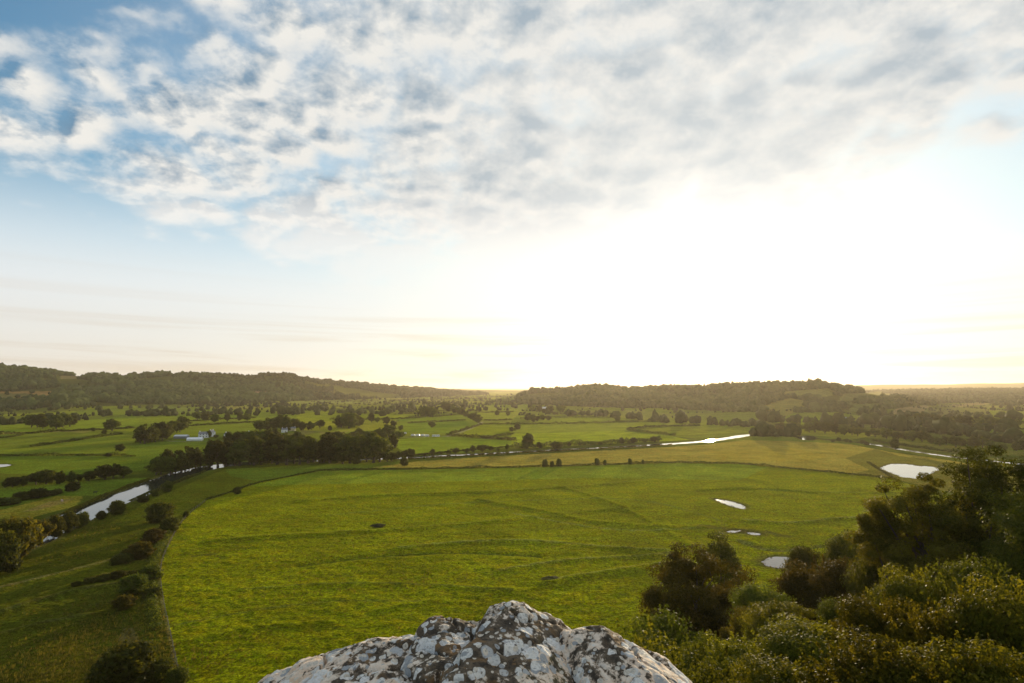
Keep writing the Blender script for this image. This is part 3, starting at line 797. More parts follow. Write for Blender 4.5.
    belt('the belt along the foot of the sunlit hill', 'trees at the foot of the sunlit hill', [(566, 415), (600, 415.5), (640, 420), (680, 423), (720, 425), (768, 427)], 24, (4, 7), jv=1.0, wide=1.2)
    tree_row('the dark belt beyond the tan field', 'trees of the dark belt near edge', [(768, 431), (800, 431.5), (850, 435), (900, 440), (950, 446), (1030, 452)], 30, (8, 12), jv=.8, wide=1.15)
    belt('the far edge of the dark belt beyond the tan field', 'trees of the dark belt far edge', [(840, 426.5), (896, 430), (960, 436), (1030, 445)], 20, (7, 12), jv=1.0, wide=1.1)
    tree_row('the hedgerow on the right valley floor', 'trees of the right valley hedgerow', [(918, 424), (940, 427), (975, 428), (1020, 429)], 14, (8, 13), ('round', 'spread'))
    place_tree(895.5, 449.5, 13, 'tall', 'lone upright tree on the bank beside the river beyond the white pond', 'lone meadow trees', wide=1.2)
    tree_row('the river scrub left of the lone bank tree', 'trees in the river scrub', [(830, 441.5), (846, 442), (862, 444.5), (872, 445)], 7, (3, 5.5), wide=1.4)
    belt('the brown scrub right of the sun-struck river', 'trees in the brown scrub', [(752, 435.5), (775, 436), (797, 435.5)], 8, (3, 4.5), ('round', 'russet'), wide=1.4)

# ------------------------------------------------------------------ hedges
def hedge(phrase, pts, h=1.8, w=1.6, mat='leaf_dark', step=None, on=None):
    pts = smooth_line([gp(*p) for p in pts], 1)
    P = resample(pts, 2.0)
    L = np.linalg.norm(np.diff(P, axis=0), axis=1).sum()
    Y = P[:, 1].mean()
    leaf = max(0.35, Y * 0.85 / F_PX)
    if Y > 550 and h > 1.9: h *= 1.3; w *= 1.2
    g = np.random.default_rng(len(bpy.data.objects))
    n = int(min(9000, L * (h + w) * 2.6 / leaf ** 2))
    i = g.uniform(0, len(P) - 1.001, n); k = i.astype(int)
    c = P[k] + (P[k + 1] - P[k]) * (i - k)[:, None]
    T = P[k + 1] - P[k]; T /= np.linalg.norm(T, axis=1)[:, None] + 1e-9
    Nn = np.stack([-T[:, 1], T[:, 0]], 1)
    hv = h * (0.45 + 1.1 * vnoise(i * 2.0 / 9.0, np.zeros(n), len(bpy.data.objects)) * vnoise(i * 2.0 / 2.5, np.ones(n), 3) ** .5)
    q = g.uniform(0, 1, n) ** 0.7; sx = g.uniform(-1, 1, n) * np.sqrt(np.clip(1.15 - q ** 2, 0.1, 1))
    X = c + Nn * (sx * w / 2)[:, None]
    V3 = np.column_stack([X, q * hv + leaf * .15])
    nrm = np.column_stack([Nn * sx[:, None], q * 0.9]) + g.normal(size=(n, 3)) * .5
    Vq, Fq = leaf_quads(V3, nrm, leaf * g.uniform(.7, 1.35, n), g, 1.3)
    cx, cy = P.mean(0)
    Vq[:, 0] -= cx; Vq[:, 1] -= cy
    o = obj('hedge', make_mesh('hedge', Vq, Fq, M[mat], fattr=g.uniform(0, 1, n)), loc=(cx, cy, 0))
    tag(o, phrase, 'hedge', 'field hedges of the valley')

def hedges():
    hedge('long low dark hedge along the near edge of the tan field', [(318, 470.8), (380, 469.7), (512, 467.6), (600, 465.2), (672, 462.6), (740, 464), (768, 466.6), (830, 472.2), (897, 479.6)], 1.5, 2.2)
    hedge('thick dark hedge below the caravans and lime field', [(446, 435.8), (480, 438), (512, 440.3), (516, 441)], 2.6, 3)
    hedge('hedge forking up from the thick dark hedge to the lime field', [(481, 438), (498, 436.3), (514, 434.3)], 2.0, 2.4)
    hedge('long hedge across the middle of the lime fields', [(512, 424.6), (560, 424), (600, 423.2), (616, 422.4), (660, 421.8)], 2.4, 3)
    hedge('hedge curving under the sunlit field, lower one of two', [(627, 430), (640, 432), (658, 433.8), (676, 436)], 2.4, 3)
    hedge('hedge curving over the sunlit field, upper one of two', [(627, 429.6), (640, 427.8), (665, 426.6), (700, 426)], 2.4, 3)
    hedge('hedge on the left meadows running to the large round tree', [(-10, 434.6), (30, 434), (60, 431.4), (100, 430.2), (134, 428)], 2.4, 3)
    hedge('slanting hedge across the left meadows', [(30, 447.2), (70, 441.5), (100, 437), (122, 434.2)], 2.4, 2.6)
    hedge('straight hedge under the slanting one on the left meadows', [(-10, 456.3), (50, 456), (105, 455.8), (135, 456.5)], 2.2, 2.6)
    hedge('second short hedge at the left picture edge above the slanting one', [(-10, 438.5), (12, 437.5), (24, 434.4)], 2.2, 2.6)
    hedge('hedge over the green field right of the farm sheds', [(186, 426.6), (215, 424.6), (256, 422.2), (280, 421)], 2.4, 3)
    hedge('upper hedge over the fields right of the farm sheds', [(186, 421.6), (220, 419.6), (256, 418)], 2.4, 3)
    hedge('hedge behind the yellow field, towards the caravans', [(330, 419.6), (362, 420), (399, 419.2), (424, 417.4)], 2.4, 3)
    hedge('hedge left of the curving treeline, lower one of three', [(408, 423.4), (436, 422), (466, 420.4)], 2.2, 3)
    hedge('hedge left of the curving treeline, middle one of three', [(430, 417.4), (446, 415.8), (462, 414)], 2.2, 3)
    hedge('hedge left of the curving treeline, upper one of three', [(404, 414), (425, 412.6), (446, 410.5)], 2.2, 3)
    hedge('hedge climbing from the caravans to the curving treeline', [(450, 434.3), (462, 431), (472, 427.6), (482, 424.6)], 2.2, 3)
    hedge('hedge right of the curving treeline, lowest of three', [(483, 424.3), (498, 424.3), (512, 424.4)], 2.2, 3)
    hedge('hedge right of the curving treeline, middle of three', [(484, 420.6), (496, 420.6), (512, 420)], 2.0, 3)
    hedge('hedge right of the curving treeline, highest of three', [(476, 412.8), (495, 412.6), (514, 412)], 2.6, 4)
    hedge('scrubby hedge between the caravans field and the tan field', [(408, 456.2), (440, 453.2), (470, 450.6), (512, 447)], 1.5, 3)
    hedge('long bushy hedge on the far river bank behind the tan field', [(514, 448.6), (560, 446.3), (600, 444.2), (640, 441.8), (660, 440.6)], 3.6, 5)
    hedge('low rushy strip on the near river bank along the tan field', [(408, 459.2), (480, 455.6), (560, 451.2), (640, 447.3), (672, 445.2)], 1.15, 2.0, 'leaf_olive')
    hedge('hedge behind the lone far house', [(560, 414), (590, 413.6), (616, 414.6)], 2.6, 4)
    hedge('hedge under the copse of the white far house', [(520, 418.8), (548, 417.6), (590, 417.4), (616, 418)], 2.0, 3)
    hedge('hedge on the green field under the right valley hedgerow', [(965, 429.2), (1000, 429.4), (1040, 430)], 2.6, 3)
    hedge('bushy bank line on the far side of the right river reach', [(872, 441), (900, 445.5), (940, 451), (980, 456)], 2.2, 3.5)
    hedge('dark overgrown ditch on the tan field beside the white pond', [(868, 462), (880, 470), (892, 477)], 0.7, 3)
    hedge('scrubby strip on the near bank of the left river bend', [(130, 501.5), (150, 493.5), (175, 483.5), (205, 471.5)], 1.4, 2.5)
    hedge('rushy strip on the far bank of the left river bend', [(64, 514.5), (90, 502.5), (120, 489.5), (150, 479.5)], 1.2, 3.5, 'leaf_olive')
    hedge('ragged bramble hedge along the pasture side of the fence', [(176, 521), (164, 540), (153, 560), (151, 582), (150, 602), (156, 630)], 1.7, 3.6)
    hedge('scruffy side hedge running from the fence into the rough pasture', [(150, 571), (128, 574), (108, 578), (84, 582)], 1.2, 2.6, 'leaf_olive')
    hedge('low straggling hedge from the fence corner to the tan field', [(206, 500), (232, 492), (256, 483.5), (290, 476.5), (320, 470.8)], 1.0, 1.4)

# ------------------------------------------------------------------ forests (uncountable)
def ico(sub):
    t = (1 + 5 ** .5) / 2
    V = [(-1, t, 0), (1, t, 0), (-1, -t, 0), (1, -t, 0), (0, -1, t), (0, 1, t), (0, -1, -t), (0, 1, -t), (t, 0, -1), (t, 0, 1), (-t, 0, -1), (-t, 0, 1)]
    Fc = [(0, 11, 5), (0, 5, 1), (0, 1, 7), (0, 7, 10), (0, 10, 11), (1, 5, 9), (5, 11, 4), (11, 10, 2), (10, 7, 6), (7, 1, 8), (3, 9, 4), (3, 4, 2), (3, 2, 6), (3, 6, 8), (3, 8, 9), (4, 9, 5), (2, 4, 11), (6, 2, 10), (8, 6, 7), (9, 8, 1)]
    V = [np.array(v) / np.linalg.norm(v) for v in V]
    for _ in range(sub):
        mid, nf = {}, []
        def md(a, b):
            k = (min(a, b), max(a, b))
            if k not in mid:
                m = V[a] + V[b]; V.append(m / np.linalg.norm(m)); mid[k] = len(V) - 1
            return mid[k]
        for a, b, c in Fc:
            x, y, z = md(a, b), md(b, c), md(c, a)
            nf += [(a, x, z), (b, y, x), (c, z, y), (x, y, z)]
        Fc = nf
    return np.array(V), np.array(Fc)

def forest(label, cand, sub, size=(8, 13), mat='leaf_wood', name='forest'):
    """crowns merged in one mesh; CAND: (n,3) foot points"""
    g = np.random.default_rng(len(cand))
    B, Fb = ico(sub)
    n, nb = len(cand), len(B)
    hgt = g.uniform(*size, n) * np.where(g.uniform(size=n) < .12, 1.5, 1) * np.where(g.uniform(size=n) < .3, .7, 1); wid = hgt * g.uniform(0.34, 0.62, n)
    con = g.uniform(size=n) < 0.25
    jit = 1 + g.uniform(-0.34, 0.34, (n, nb, 1))
    S = np.stack([wid, wid * g.uniform(.85, 1.15, n), hgt * .52], 1)
    P = B[None] * jit
    tap = np.where(con[:, None], np.clip(1 - 0.75 * (P[..., 2] * .5 + .5), .1, 1) * 1.1, 1.0)
    P = np.stack([P[..., 0] * tap, P[..., 1] * tap, P[..., 2]], -1) * S[:, None, :]
    P[..., 2] += (hgt * .5)[:, None]
    V = (cand[:, None, :] + P).reshape(-1, 3)
    Fc = (Fb[None] + (np.arange(n) * nb)[:, None, None]).reshape(-1, 3)
    lr = np.clip(np.repeat(g.uniform(0, .55, n) + 1.1 * np.clip(fbm(cand[:, 0] / 110, cand[:, 1] / 110, 91, 3) - .3, 0, .5), len(Fb)) + g.uniform(-.1, .25, n * len(Fb)), 0, 1)
    o = obj(name, make_mesh('forest', V, Fc, M[mat], fattr=lr))
    tag(o, label, kind='stuff')

def in_any(U, V, polys):
    r = np.zeros(np.shape(U), bool)
    for p, _ in polys: r |= in_poly(U, V, p)
    return r

def forests():
    g = np.random.default_rng(55)
    def scatter(amin, amax, ymin, ymax, n, minz, keep, thr=None):
        a = g.uniform(amin, amax, n)
        Y = np.sqrt(g.uniform(0, 1, n) * (ymax ** 2 - ymin ** 2) + ymin ** 2)
        X = a * Y
        Z = far_height(X, Y)
        U, V = project(X, Y, Z)
        ok = (Z > minz) & (U > -60) & (U < 1084) & ~in_any(U, V, HILL_FIELDS) & keep(U, V, X, Y, Z)
        return np.stack([X[ok], Y[ok], Z[ok] - 1], 1)
    big = lambda X, Y, s: fbm(X / 170.0, Y / 170.0, s, 3)
    c = scatter(-1.0, 0.08, 1400, 2700, 46000, 5, lambda U, V, X, Y, Z: (big(X, Y, 61) > 0.40) & (U < 330))
    forest('mixed wood covering the long hill on the left skyline', c, 1, (9, 19))
    c = scatter(-0.75, 0.12, 2500, 5200, 40000, 6, lambda U, V, X, Y, Z: (big(X, Y, 62) > 0.42) & (U > 190))
    forest('paler wood on the ridge fading towards the valley head', c, 0, (10, 20))
    c = scatter(-0.03, 0.80, 1150, 2700, 42000, 6, lambda U, V, X, Y, Z: (big(X, Y, 63) > np.where(U < 760, 0.36, 0.5)) & (U > 505) & (U < 905))
    forest('hazy brown wood on the low hill under the sun', c, 1, (7, 15))
    c = scatter(0.52, 1.05, 1500, 4500, 36000, 2, lambda U, V, X, Y, Z: (fbm(X / 230, Y / 90.0, 64, 3) > 0.50) & (U > 800))
    forest('tree-dotted farmland rising on the right', c, 0, (8, 13))
    pts3 = []
    for pts, n, hpx, jv in BELTS:
        q = np.array(pts, float); L = np.concatenate([[0], np.cumsum(np.linalg.norm(np.diff(q, axis=0), axis=1))])
        for _ in range(n * 3):
            t = g.uniform(0, L[-1]); X, Y = gp(np.interp(t, L, q[:, 0]), np.interp(t, L, q[:, 1]) + g.uniform(-jv, jv))
            pts3.append((X, Y, terrain_z(X, Y) - 1))
    forest('hedgerow tree belts across the far half of the valley floor', np.array(pts3), 1, (8, 15))
    a = g.uniform(-0.98, 1.0, 150000); Y = np.sqrt(g.uniform(1150 ** 2, 4200 ** 2, 150000)); X = a * Y
    Z = far_height(X, Y); U, V = project(X, Y, Z)
    e, _ = vor(X, Y, 190, 260, 500)
    ok = (e < 9) & (Z < 14) & (V < 425) & ~in_any(U, V, [f for f in FIELDS if max(p[1] for p in f[0]) < 445 and min(p[1] for p in f[0]) > 402])
    forest('thorn hedges round the small fields of the far valley floor', np.stack([X[ok], Y[ok], Z[ok] - .6], 1), 0, (3, 6.5))
    # hedgerow trees on the far valley floor
    a = g.uniform(-0.98, 1.0, 10000); Y = g.uniform(1250, 5200, 10000); X = a * Y
    Z = far_height(X, Y)
    U, V = project(X, Y, Z)
    ok = (Z < 6) & (V < 411) & (fbm(X / 260, Y / 110.0, 65, 3) > 0.565) & ~in_any(U, V, HILL_FIELDS)
    forest('distant hedgerow trees across the far valley floor', np.stack([X[ok], Y[ok], Z[ok] - 1], 1), 0, (7, 12))

# ------------------------------------------------------------------ near trees and bushes
def near_tree(name, u, vb, vt, Y, wide_px, kind, mat, label, clumps, per, leaf, cr, rad, limbs, seed, base_h=0.18):
    X, Yb, z = at_depth(u, vb, Y)
    zt = at_depth(u, vt, Y)[2]
    zg = terrain_z(X, Yb) - 0.2
    hgt = zt - zg
    w = wide_px / F_PX * Y
    g = np.random.default_rng(seed)
    z0 = hgt * base_h
    V, Fc, lr, cs = crown_arrays(g, w * .88, (hgt - z0) * .94, z0, clumps, per, leaf, cr, kind)
    e = bpy.data.objects.new(name, None); COL.objects.link(e); e.location = (X, Yb, zg)
    tag(e, label, 'tree', 'trees on the hillside')
    obj('trunk', trunk_mesh(g, hgt, rad, cs[g.permutation(len(cs))[:limbs]], 0.12, 7), e)
    obj('crown', make_mesh('crown', V, Fc, M[mat], fattr=lr), e)
    return e

BUSH, BUSH_FAR = [], []
def bush_protos():
    for i, (mat, w, h, cl, per, leaf, cr) in enumerate([('leaf_olive', 2.0, 1.75, 130, 640, 0.027, 0.26), ('leaf_olive', 2.1, 1.6, 150, 560, 0.026, 0.22), ('leaf_green', 2.0, 1.7, 110, 640, 0.028, 0.27),
                                                       ('leaf_brown', 2.0, 1.6, 110, 640, 0.028, 0.27), ('leaf_dark', 2.0, 1.6, 110, 640, 0.028, 0.27)]):
        for leaf_k, per_k, kk, store in ((1.0, 1.0, 42, BUSH), (3.2, 0.16, 9, BUSH_FAR)):
            one_bush(i, mat, w, h, cl, int(per * per_k), leaf * leaf_k, cr, kk, store)

def one_bush(i, mat, w, h, cl, per, leaf, cr, kk, store):
        g = np.random.default_rng(300 + i)
        V, Fc, lr, cs = crown_arrays(g, w * .85, h * .95, 0.02, cl, per, leaf, cr, 'round')
        m_ = 110 if i < 3 else 64
        az = g.uniform(0, 6.283, m_); el = np.abs(g.normal(.75, .4, m_))
        dr = np.stack([np.cos(az) * np.cos(el), np.sin(az) * np.cos(el), np.sin(el)], 1)
        st = dr * np.array([w * .40, w * .40, h * .62]) + [0, 0, h * .2]
        dr = dr + np.array([0, 0, .55]) + g.normal(size=(m_, 3)) * .25; dr /= np.linalg.norm(dr, axis=1)[:, None]
        ln = g.uniform(.15, .55, m_) * (1 if i < 3 else .7)
        tt = g.uniform(0, 1, (m_, kk, 1))
        SP = (st[:, None, :] + dr[:, None, :] * ln[:, None, None] * tt + g.normal(size=(m_, kk, 3)) * .035 * (1.15 - tt)).reshape(-1, 3)
        V2, F2 = leaf_quads(SP, g.normal(size=SP.shape) + np.array([0, 0, .5]), leaf * g.uniform(.8, 1.8, len(SP)), g)
        Fc = np.vstack([Fc, F2 + len(V)]); V = np.vstack([V, V2]); lr = np.concatenate([lr, np.clip(np.repeat(g.uniform(.3, 1, m_), kk), 0, 1)])
        V[:, 2] = np.maximum(V[:, 2], -0.15)
        fm = make_mesh('foliage', V, Fc, M[mat], fattr=lr)
        sm = trunk_mesh(g, h * .8, 0.05, cs[g.permutation(len(cs))[:16]], 0.05, 5, 'stem')
        store.append((fm, sm))

def bush(u, vt, Y, wpx, k, label, group='bushes on the castle hillside', hmax=None, on_floor=False):
    """bush of apparent width wpx with its top at (u, vt)"""
    X, _, zt = at_depth(u, vt, Y)
    zg = terrain_z(X, Y) - 0.15
    hgt = max(zt - zg, 0.8)
    if hmax: hgt = min(hgt, hmax)
    w = max(wpx / F_PX * Y, 0.8 * hgt)
    fm, sm = BUSH[k]
    e = bpy.data.objects.new('bush', None); COL.objects.link(e)
    e.location = (X, Y, zg)
    e.rotation_euler = (0, 0, rng.uniform(0, 6.28)); e.scale = (w / 2.0, w / 2.0, hgt / 1.7)
    tag(e, label, 'bush', group)
    obj('stem', sm, e); obj('foliage', fm, e)

def floor_bush(u, vb, hpx, wpx, k, label, group):
    X, Y = gp(u, vb)
    fm, sm = BUSH_FAR[k]
    e = bpy.data.objects.new('bush', None); COL.objects.link(e)
    e.location = (X, Y, -0.1); e.rotation_euler = (0, 0, rng.uniform(0, 6.28))
    s = wpx / F_PX * Y / 2.0
    e.scale = (s, s, 1.3 * hpx / F_PX * Y / 1.7)
    tag(e, label, 'bush', group)
    obj('stem', sm, e); obj('foliage', fm, e)

def near_plants():
    near_tree('tree', 697, 640, 537, 88, 124, 'round', 'leaf_brown', 'round brownish tree standing alone just right of the lichened rock', 320, 260, 0.22, 1.25, 0.42, 30, 11, 0.1)
    near_tree('tree', 722, 600, 527, 112, 46, 'tall', 'leaf_green', 'thin airy tree peeping up behind the round brownish tree', 90, 130, 0.24, 1.1, 0.25, 22, 12, 0.2)
    near_tree('tree', 928, 598, 470, 62, 150, 'spread', 'leaf_brown', 'spreading open-branched tree over the hillside bushes, below the white pond', 320, 300, 0.155, 0.90, 0.40, 70, 13, 0.3)
    near_tree('tree', 1004, 605, 432, 60, 136, 'round', 'leaf_dark', 'tall dark dense tree at the right edge of the hillside', 340, 320, 0.16, 1.1, 0.42, 24, 14, 0.12)
    near_tree('tree', 1050, 600, 470, 50, 130, 'round', 'leaf_dark', 'dark tree cut by the right picture edge above the bushes', 220, 260, 0.15, 1.1, 0.35, 16, 15, 0.1)
    b = bush
    b(806, 541, 120, 20, 4, 'small dark round bush beside the small pond')
    b(852, 527, 105, 70, 4, 'broad dark bush below the green field corner, behind the brown bush')
    b(884, 533, 92, 44, 2, 'green bush left of the spreading open-branched tree')
    b(830, 552, 76, 92, 3, 'large brown dome-shaped bush right of the small pond')
    b(895, 557, 66, 48, 2, 'round green bush at the foot of the spreading tree')
    b(762, 588, 72, 64, 2, 'dull green bush right of the round brownish tree')
    b(748, 606, 60, 40, 3, 'brown-tinged bush squeezed beside the round brownish tree')
    b(668, 622, 66, 36, 2, 'sparse green bush at the foot of the round brownish tree')
    b(648, 636, 55, 26, 1, 'pale sprigged bush just beyond the right end of the rock')
    b(712, 640, 42, 74, 2, 'low green bush at the right shoulder of the rock')
    b(782, 604, 48, 84, 1, 'olive bush in front of the dull green bush')
    b(846, 596, 44, 66, 4, 'dark shadowy bush in front of the brown dome-shaped bush')
    b(918, 574, 40, 80, 0, 'glinting olive bush under the spreading open-branched tree')
    b(985, 566, 36, 96, 2, 'leafy green bush under the tall dark tree')
    b(745, 636, 29, 110, 1, 'olive bush at the bottom edge, nearest to the rock')
    b(815, 628, 27, 120, 0, 'broad olive bush full of glints, left of the bottom corner bushes')
    b(888, 606, 27, 110, 0, 'bright olive bush with glinting leaves in the middle of the thicket')
    b(960, 596, 24, 130, 1, 'wide glinting bush under the leafy green bush')
    b(1015, 590, 23, 100, 0, 'glinting olive bush cut by the right picture edge')
    b(700, 664, 22, 90, 2, 'leafy green bush at the bottom edge touching the rock')
    b(790, 664, 19, 130, 1, 'olive bush along the bottom edge, second from the rock')
    b(880, 650, 18, 150, 0, 'near olive bush along the bottom edge, third from the rock')
    b(975, 645, 17, 170, 1, 'nearest glinting bush filling the bottom right corner')
    g = 'bushes along the pasture fence'
    fb = floor_bush
    fb(160, 522, 14, 26, 2, 'large green bush at the top of the fence line, where the fence turns', g)
    fb(170, 532, 12, 20, 4, 'dark bush touching the fence below the large green bush', g)
    fb(152, 543, 11, 20, 3, 'brown bush left of the fence, under the dark touching bush', g)
    fb(140, 558, 13, 26, 3, 'reddish brown bush halfway along the fence line', g)
    fb(122, 563, 8, 22, 4, 'low dark bush left of the reddish brown bush', g)
    fb(150, 580, 12, 24, 4, 'dark bush against the fence below its pale stile path', g)
    fb(132, 594, 14, 26, 2, 'green bush left of the fence above the bare soil patch', g)
    fb(152, 598, 9, 18, 4, 'small dark bush between the fence and the green bush', g)
    fb(124, 610, 12, 18, 3, 'rusty bush just above the bare soil patch', g)
    for u, v, h, w, k, lab in ((118, 578, 6, 15, 4, 'low dark bramble left of the fence path, nearest to the fence'), (104, 581, 5, 12, 2, 'low green bramble, second from the fence path'), (90, 583, 4.5, 13, 4, 'low dark bramble, third from the fence path'), (76, 586, 3.5, 9, 2, 'small green bramble farthest from the fence path')):
        fb(u, v, h, w, k, lab, g)
    fb(122, 690, 34, 62, 4, 'biggest dark bush at the bottom edge beside the fence', g)
    fb(158, 684, 18, 28, 4, 'dark bush at the bottom edge between the biggest bush and the fence', g)
    fb(176, 690, 16, 22, 2, 'small bush on the fence at the bottom edge', g)
    fb(186, 517, 5, 6, 4, 'tiny dark bush on the fence bend in the green field corner', g)
    fb(237, 494, 6, 9, 4, 'small round bush on the straggling field edge', g)
    g = 'bushes along the left river'
    fb(12, 560, 34, 46, 3, 'big russet bush on the river bank at the left picture edge', g)
    fb(-4, 574, 34, 40, 4, 'dark bush cut by the left picture edge below the big russet bush', g)
    fb(30, 546, 22, 30, 3, 'brown bush beside the big russet bush', g)
    fb(54, 537, 17, 20, 4, 'dark bush on the near river bank, left of three', g)
    fb(68, 532, 16, 18, 4, 'dark bush on the near river bank, middle of three', g)
    fb(81, 527, 12, 15, 4, 'dark bush on the near river bank, right of three', g)
    fb(101, 519, 6, 9, 2, 'small green bush on the near bank before the open water', g)
    fb(117, 514, 10, 15, 2, 'round green bush overhanging the open water', g)
    fb(143, 502, 5, 11, 2, 'low green bush between the open water and the pasture', g)
    fb(167, 492, 8, 10, 2, 'green bush where the open water narrows', g)
    fb(155, 496, 4, 7, 4, 'small dark bush left of the green narrowing bush', g)
    g = 'bushes in the left meadow'
    fb(22, 500, 7, 18, 4, 'dark bush in the left meadow strip, left one of the line', g)
    fb(38, 498, 8, 22, 4, 'widest dark bush in the left meadow strip', g)
    fb(56, 495, 5, 12, 4, 'low dark bush in the left meadow strip, beside the widest', g)
    fb(73, 491, 7.5, 14, 4, 'round dark bush at the end of the left meadow strip', g)
    fb(4, 505, 6, 26, 4, 'flat dark bush in the left meadow strip at the picture edge', g)
    g = 'small bushes on the tan field edge'
    for i, (u, v, h) in enumerate([(545, 467, 6.5), (552, 467, 5), (559, 466.5, 6.5), (597, 465.5, 6), (605, 465.2, 4.5), (630, 464.5, 5), (643, 464, 3.5)]):
        fb(u, v, h, h * .95, 4, f'thin upright bush on the long low hedge, {ORD[i]} from the left of seven', g)
    g = 'dark clumps in the green field'
    fb(551, 580, 2.2, 20, 4, 'flat dark clump of rushes in the open green field above the rock', g)
    fb(378, 526, 1.2, 16, 4, 'flattest dark clump of rushes far out in the green field', g)
    fb(404, 466, 8, 9, 4, 'round dark bush before the tail of the riverside wood', g)
    fb(357, 464, 6, 9, 4, 'round bush on the near edge of the riverside wood', g)

def blades(P, hgt, per, mat, name, label, g, spread=.35):
    n = len(P)
    b = np.repeat(P, per, 0); hh = np.repeat(hgt, per) * g.uniform(.6, 1.15, n * per)
    az = g.uniform(0, 6.283, n * per); off = g.uniform(0, spread, n * per)
    b = b + np.stack([np.cos(az) * off, np.sin(az) * off, np.zeros(n * per)], 1)
    lean = np.stack([np.cos(az), np.sin(az), np.zeros(n * per)], 1) * (hh * g.uniform(.1, .5, n * per))[:, None]
    sd = np.stack([-np.sin(az), np.cos(az), np.zeros(n * per)], 1) * (hh * .13)[:, None]
    V = np.stack([b - sd, b + sd, b + lean + np.array([0, 0, 1.0]) * hh[:, None]], 1).reshape(-1, 3)
    o = obj(name, make_mesh(name, V, np.arange(3 * n * per).reshape(-1, 3), M[mat], fattr=np.clip(np.repeat(g.uniform(0, 1, n), per), 0, 1)))
    tag(o, label, kind='stuff')

def tussocks():
    g = np.random.default_rng(77)
    n = 60000
    u = g.uniform(-20, 900, n); v = g.uniform(462, 683, n)
    X, Y = [], []
    a = (u - CX) / F_PX; yy = (CY - v) / F_PX
    dy, dz = cp - yy * sp, sp + yy * cp
    Yv = -H / (dz / dy); Xv = a / dy * Yv
    roughp = in_poly(u, v, FIELDS[0][0]) | in_poly(u, v, FIELDS[1][0])
    main = in_poly(u, v, FIELDS[5][0]); tan = in_poly(u, v, FIELDS[7][0])
    cl = fbm(Xv / 26, Yv / 26, 15, 3); wet = np.exp(-dist_poly(Xv, Yv, [gp(728, 528), gp(765, 556), gp(700, 505)]) / 22)
    p = np.where(roughp, np.clip((cl - .38) * 3, .05, 1), np.where(main, np.clip((cl - .56) * 3, 0, 1) * .5 + wet * .45 + .02, np.where(tan, .5, 0)))
    ok = (g.uniform(0, 1, n) < p) & (castle_hill(Xv, Yv) < .5) & (dist_poly(Xv, Yv, RIVER) > RIVER_HW + 3)
    for q in PONDS: ok &= ~in_poly(Xv, Yv, q)
    P = np.stack([Xv[ok], Yv[ok], np.full(ok.sum(), -.05)], 1)
    blades(P, g.uniform(.3, .75, len(P)), 5, 'tuft', 'grass', 'tussocks of rough grass and rushes over the pasture', g)
    R_ = []
    for q in PONDS[:5]:
        L = resample(smooth_line(q + [q[0]], 1), .35)
        for p in L:
            if vnoise(p[0] / 5, p[1] / 5, 21) > .38:
                R_.append((p[0] + g.normal() * .6, p[1] + g.normal() * .6, -.3))
    R_ = np.array(R_)
    blades(R_, g.uniform(.3, .65, len(R_)), 5, 'tuft', 'reeds', 'dark reeds and rushes fringing the field ponds', g, .3)

# ------------------------------------------------------------------ fence, buildings, animals
def box_arr(x0, x1, y0, y1, z0, z1):
    V = [(x, y, z) for z in (z0, z1) for x, y in ((x0, y0), (x1, y0), (x1, y1), (x0, y1))]
    return V, [(0, 3, 2, 1), (4, 5, 6, 7), (0, 1, 5, 4), (1, 2, 6, 5), (2, 3, 7, 6), (3, 0, 4, 7)]

def box_mesh(name, mat, *a):
    V, f = box_arr(*a)
    return make_mesh(name, V, f, M[mat])

def fence():
    px = [(184, 700), (178, 672), (170, 634), (163, 602), (159, 570), (167, 548), (178, 527), (190, 513), (206, 501)]
    P = resample(smooth_line([gp(*p) for p in px], 2), 0.5)
    d = np.concatenate([[0], np.cumsum(np.linalg.norm(np.diff(P, axis=0), axis=1))])
    n = min(90, int(d[-1] / 3.4))
    e = bpy.data.objects.new('wire_fence', None); COL.objects.link(e)
    e.location = (P[0][0], P[0][1], 0)
    tag(e, 'post and wire fence between the rough pasture and the big green field', 'fence')
    pm = box_mesh('post', 'post', -.06, .06, -.06, .06, -.3, 1.3)
    pos = []
    for i in range(n):
        t = d[-1] * i / (n - 1)
        p = np.array([np.interp(t, d, P[:, 0]), np.interp(t, d, P[:, 1])]) - P[0]
        pos.append(p)
        o = obj('post', pm, e, (p[0], p[1], 0), rng.uniform(0, 1.5))
        o.rotation_euler[0] = rng.uniform(-.06, .06)
    for z in (0.45, 0.8, 1.15):
        V, f = tube([(p[0], p[1], z) for p in pos], [0.006] * n, 4)
        obj('wire', make_mesh('wire', V, f, M['wire']), e)

def gable(name, mat, w, d, z0, h, over=0.3):
    w2, d2 = w / 2 + over, d / 2 + over
    t = 0.15
    V = [(-w2, -d2, z0), (w2, -d2, z0), (w2, d2, z0), (-w2, d2, z0), (-w2, 0, z0 + h), (w2, 0, z0 + h)]
    f = [(0, 1, 5, 4), (2, 3, 4, 5), (0, 4, 3), (1, 2, 5), (0, 3, 2, 1)]
    return make_mesh(name, V, f, M[mat])

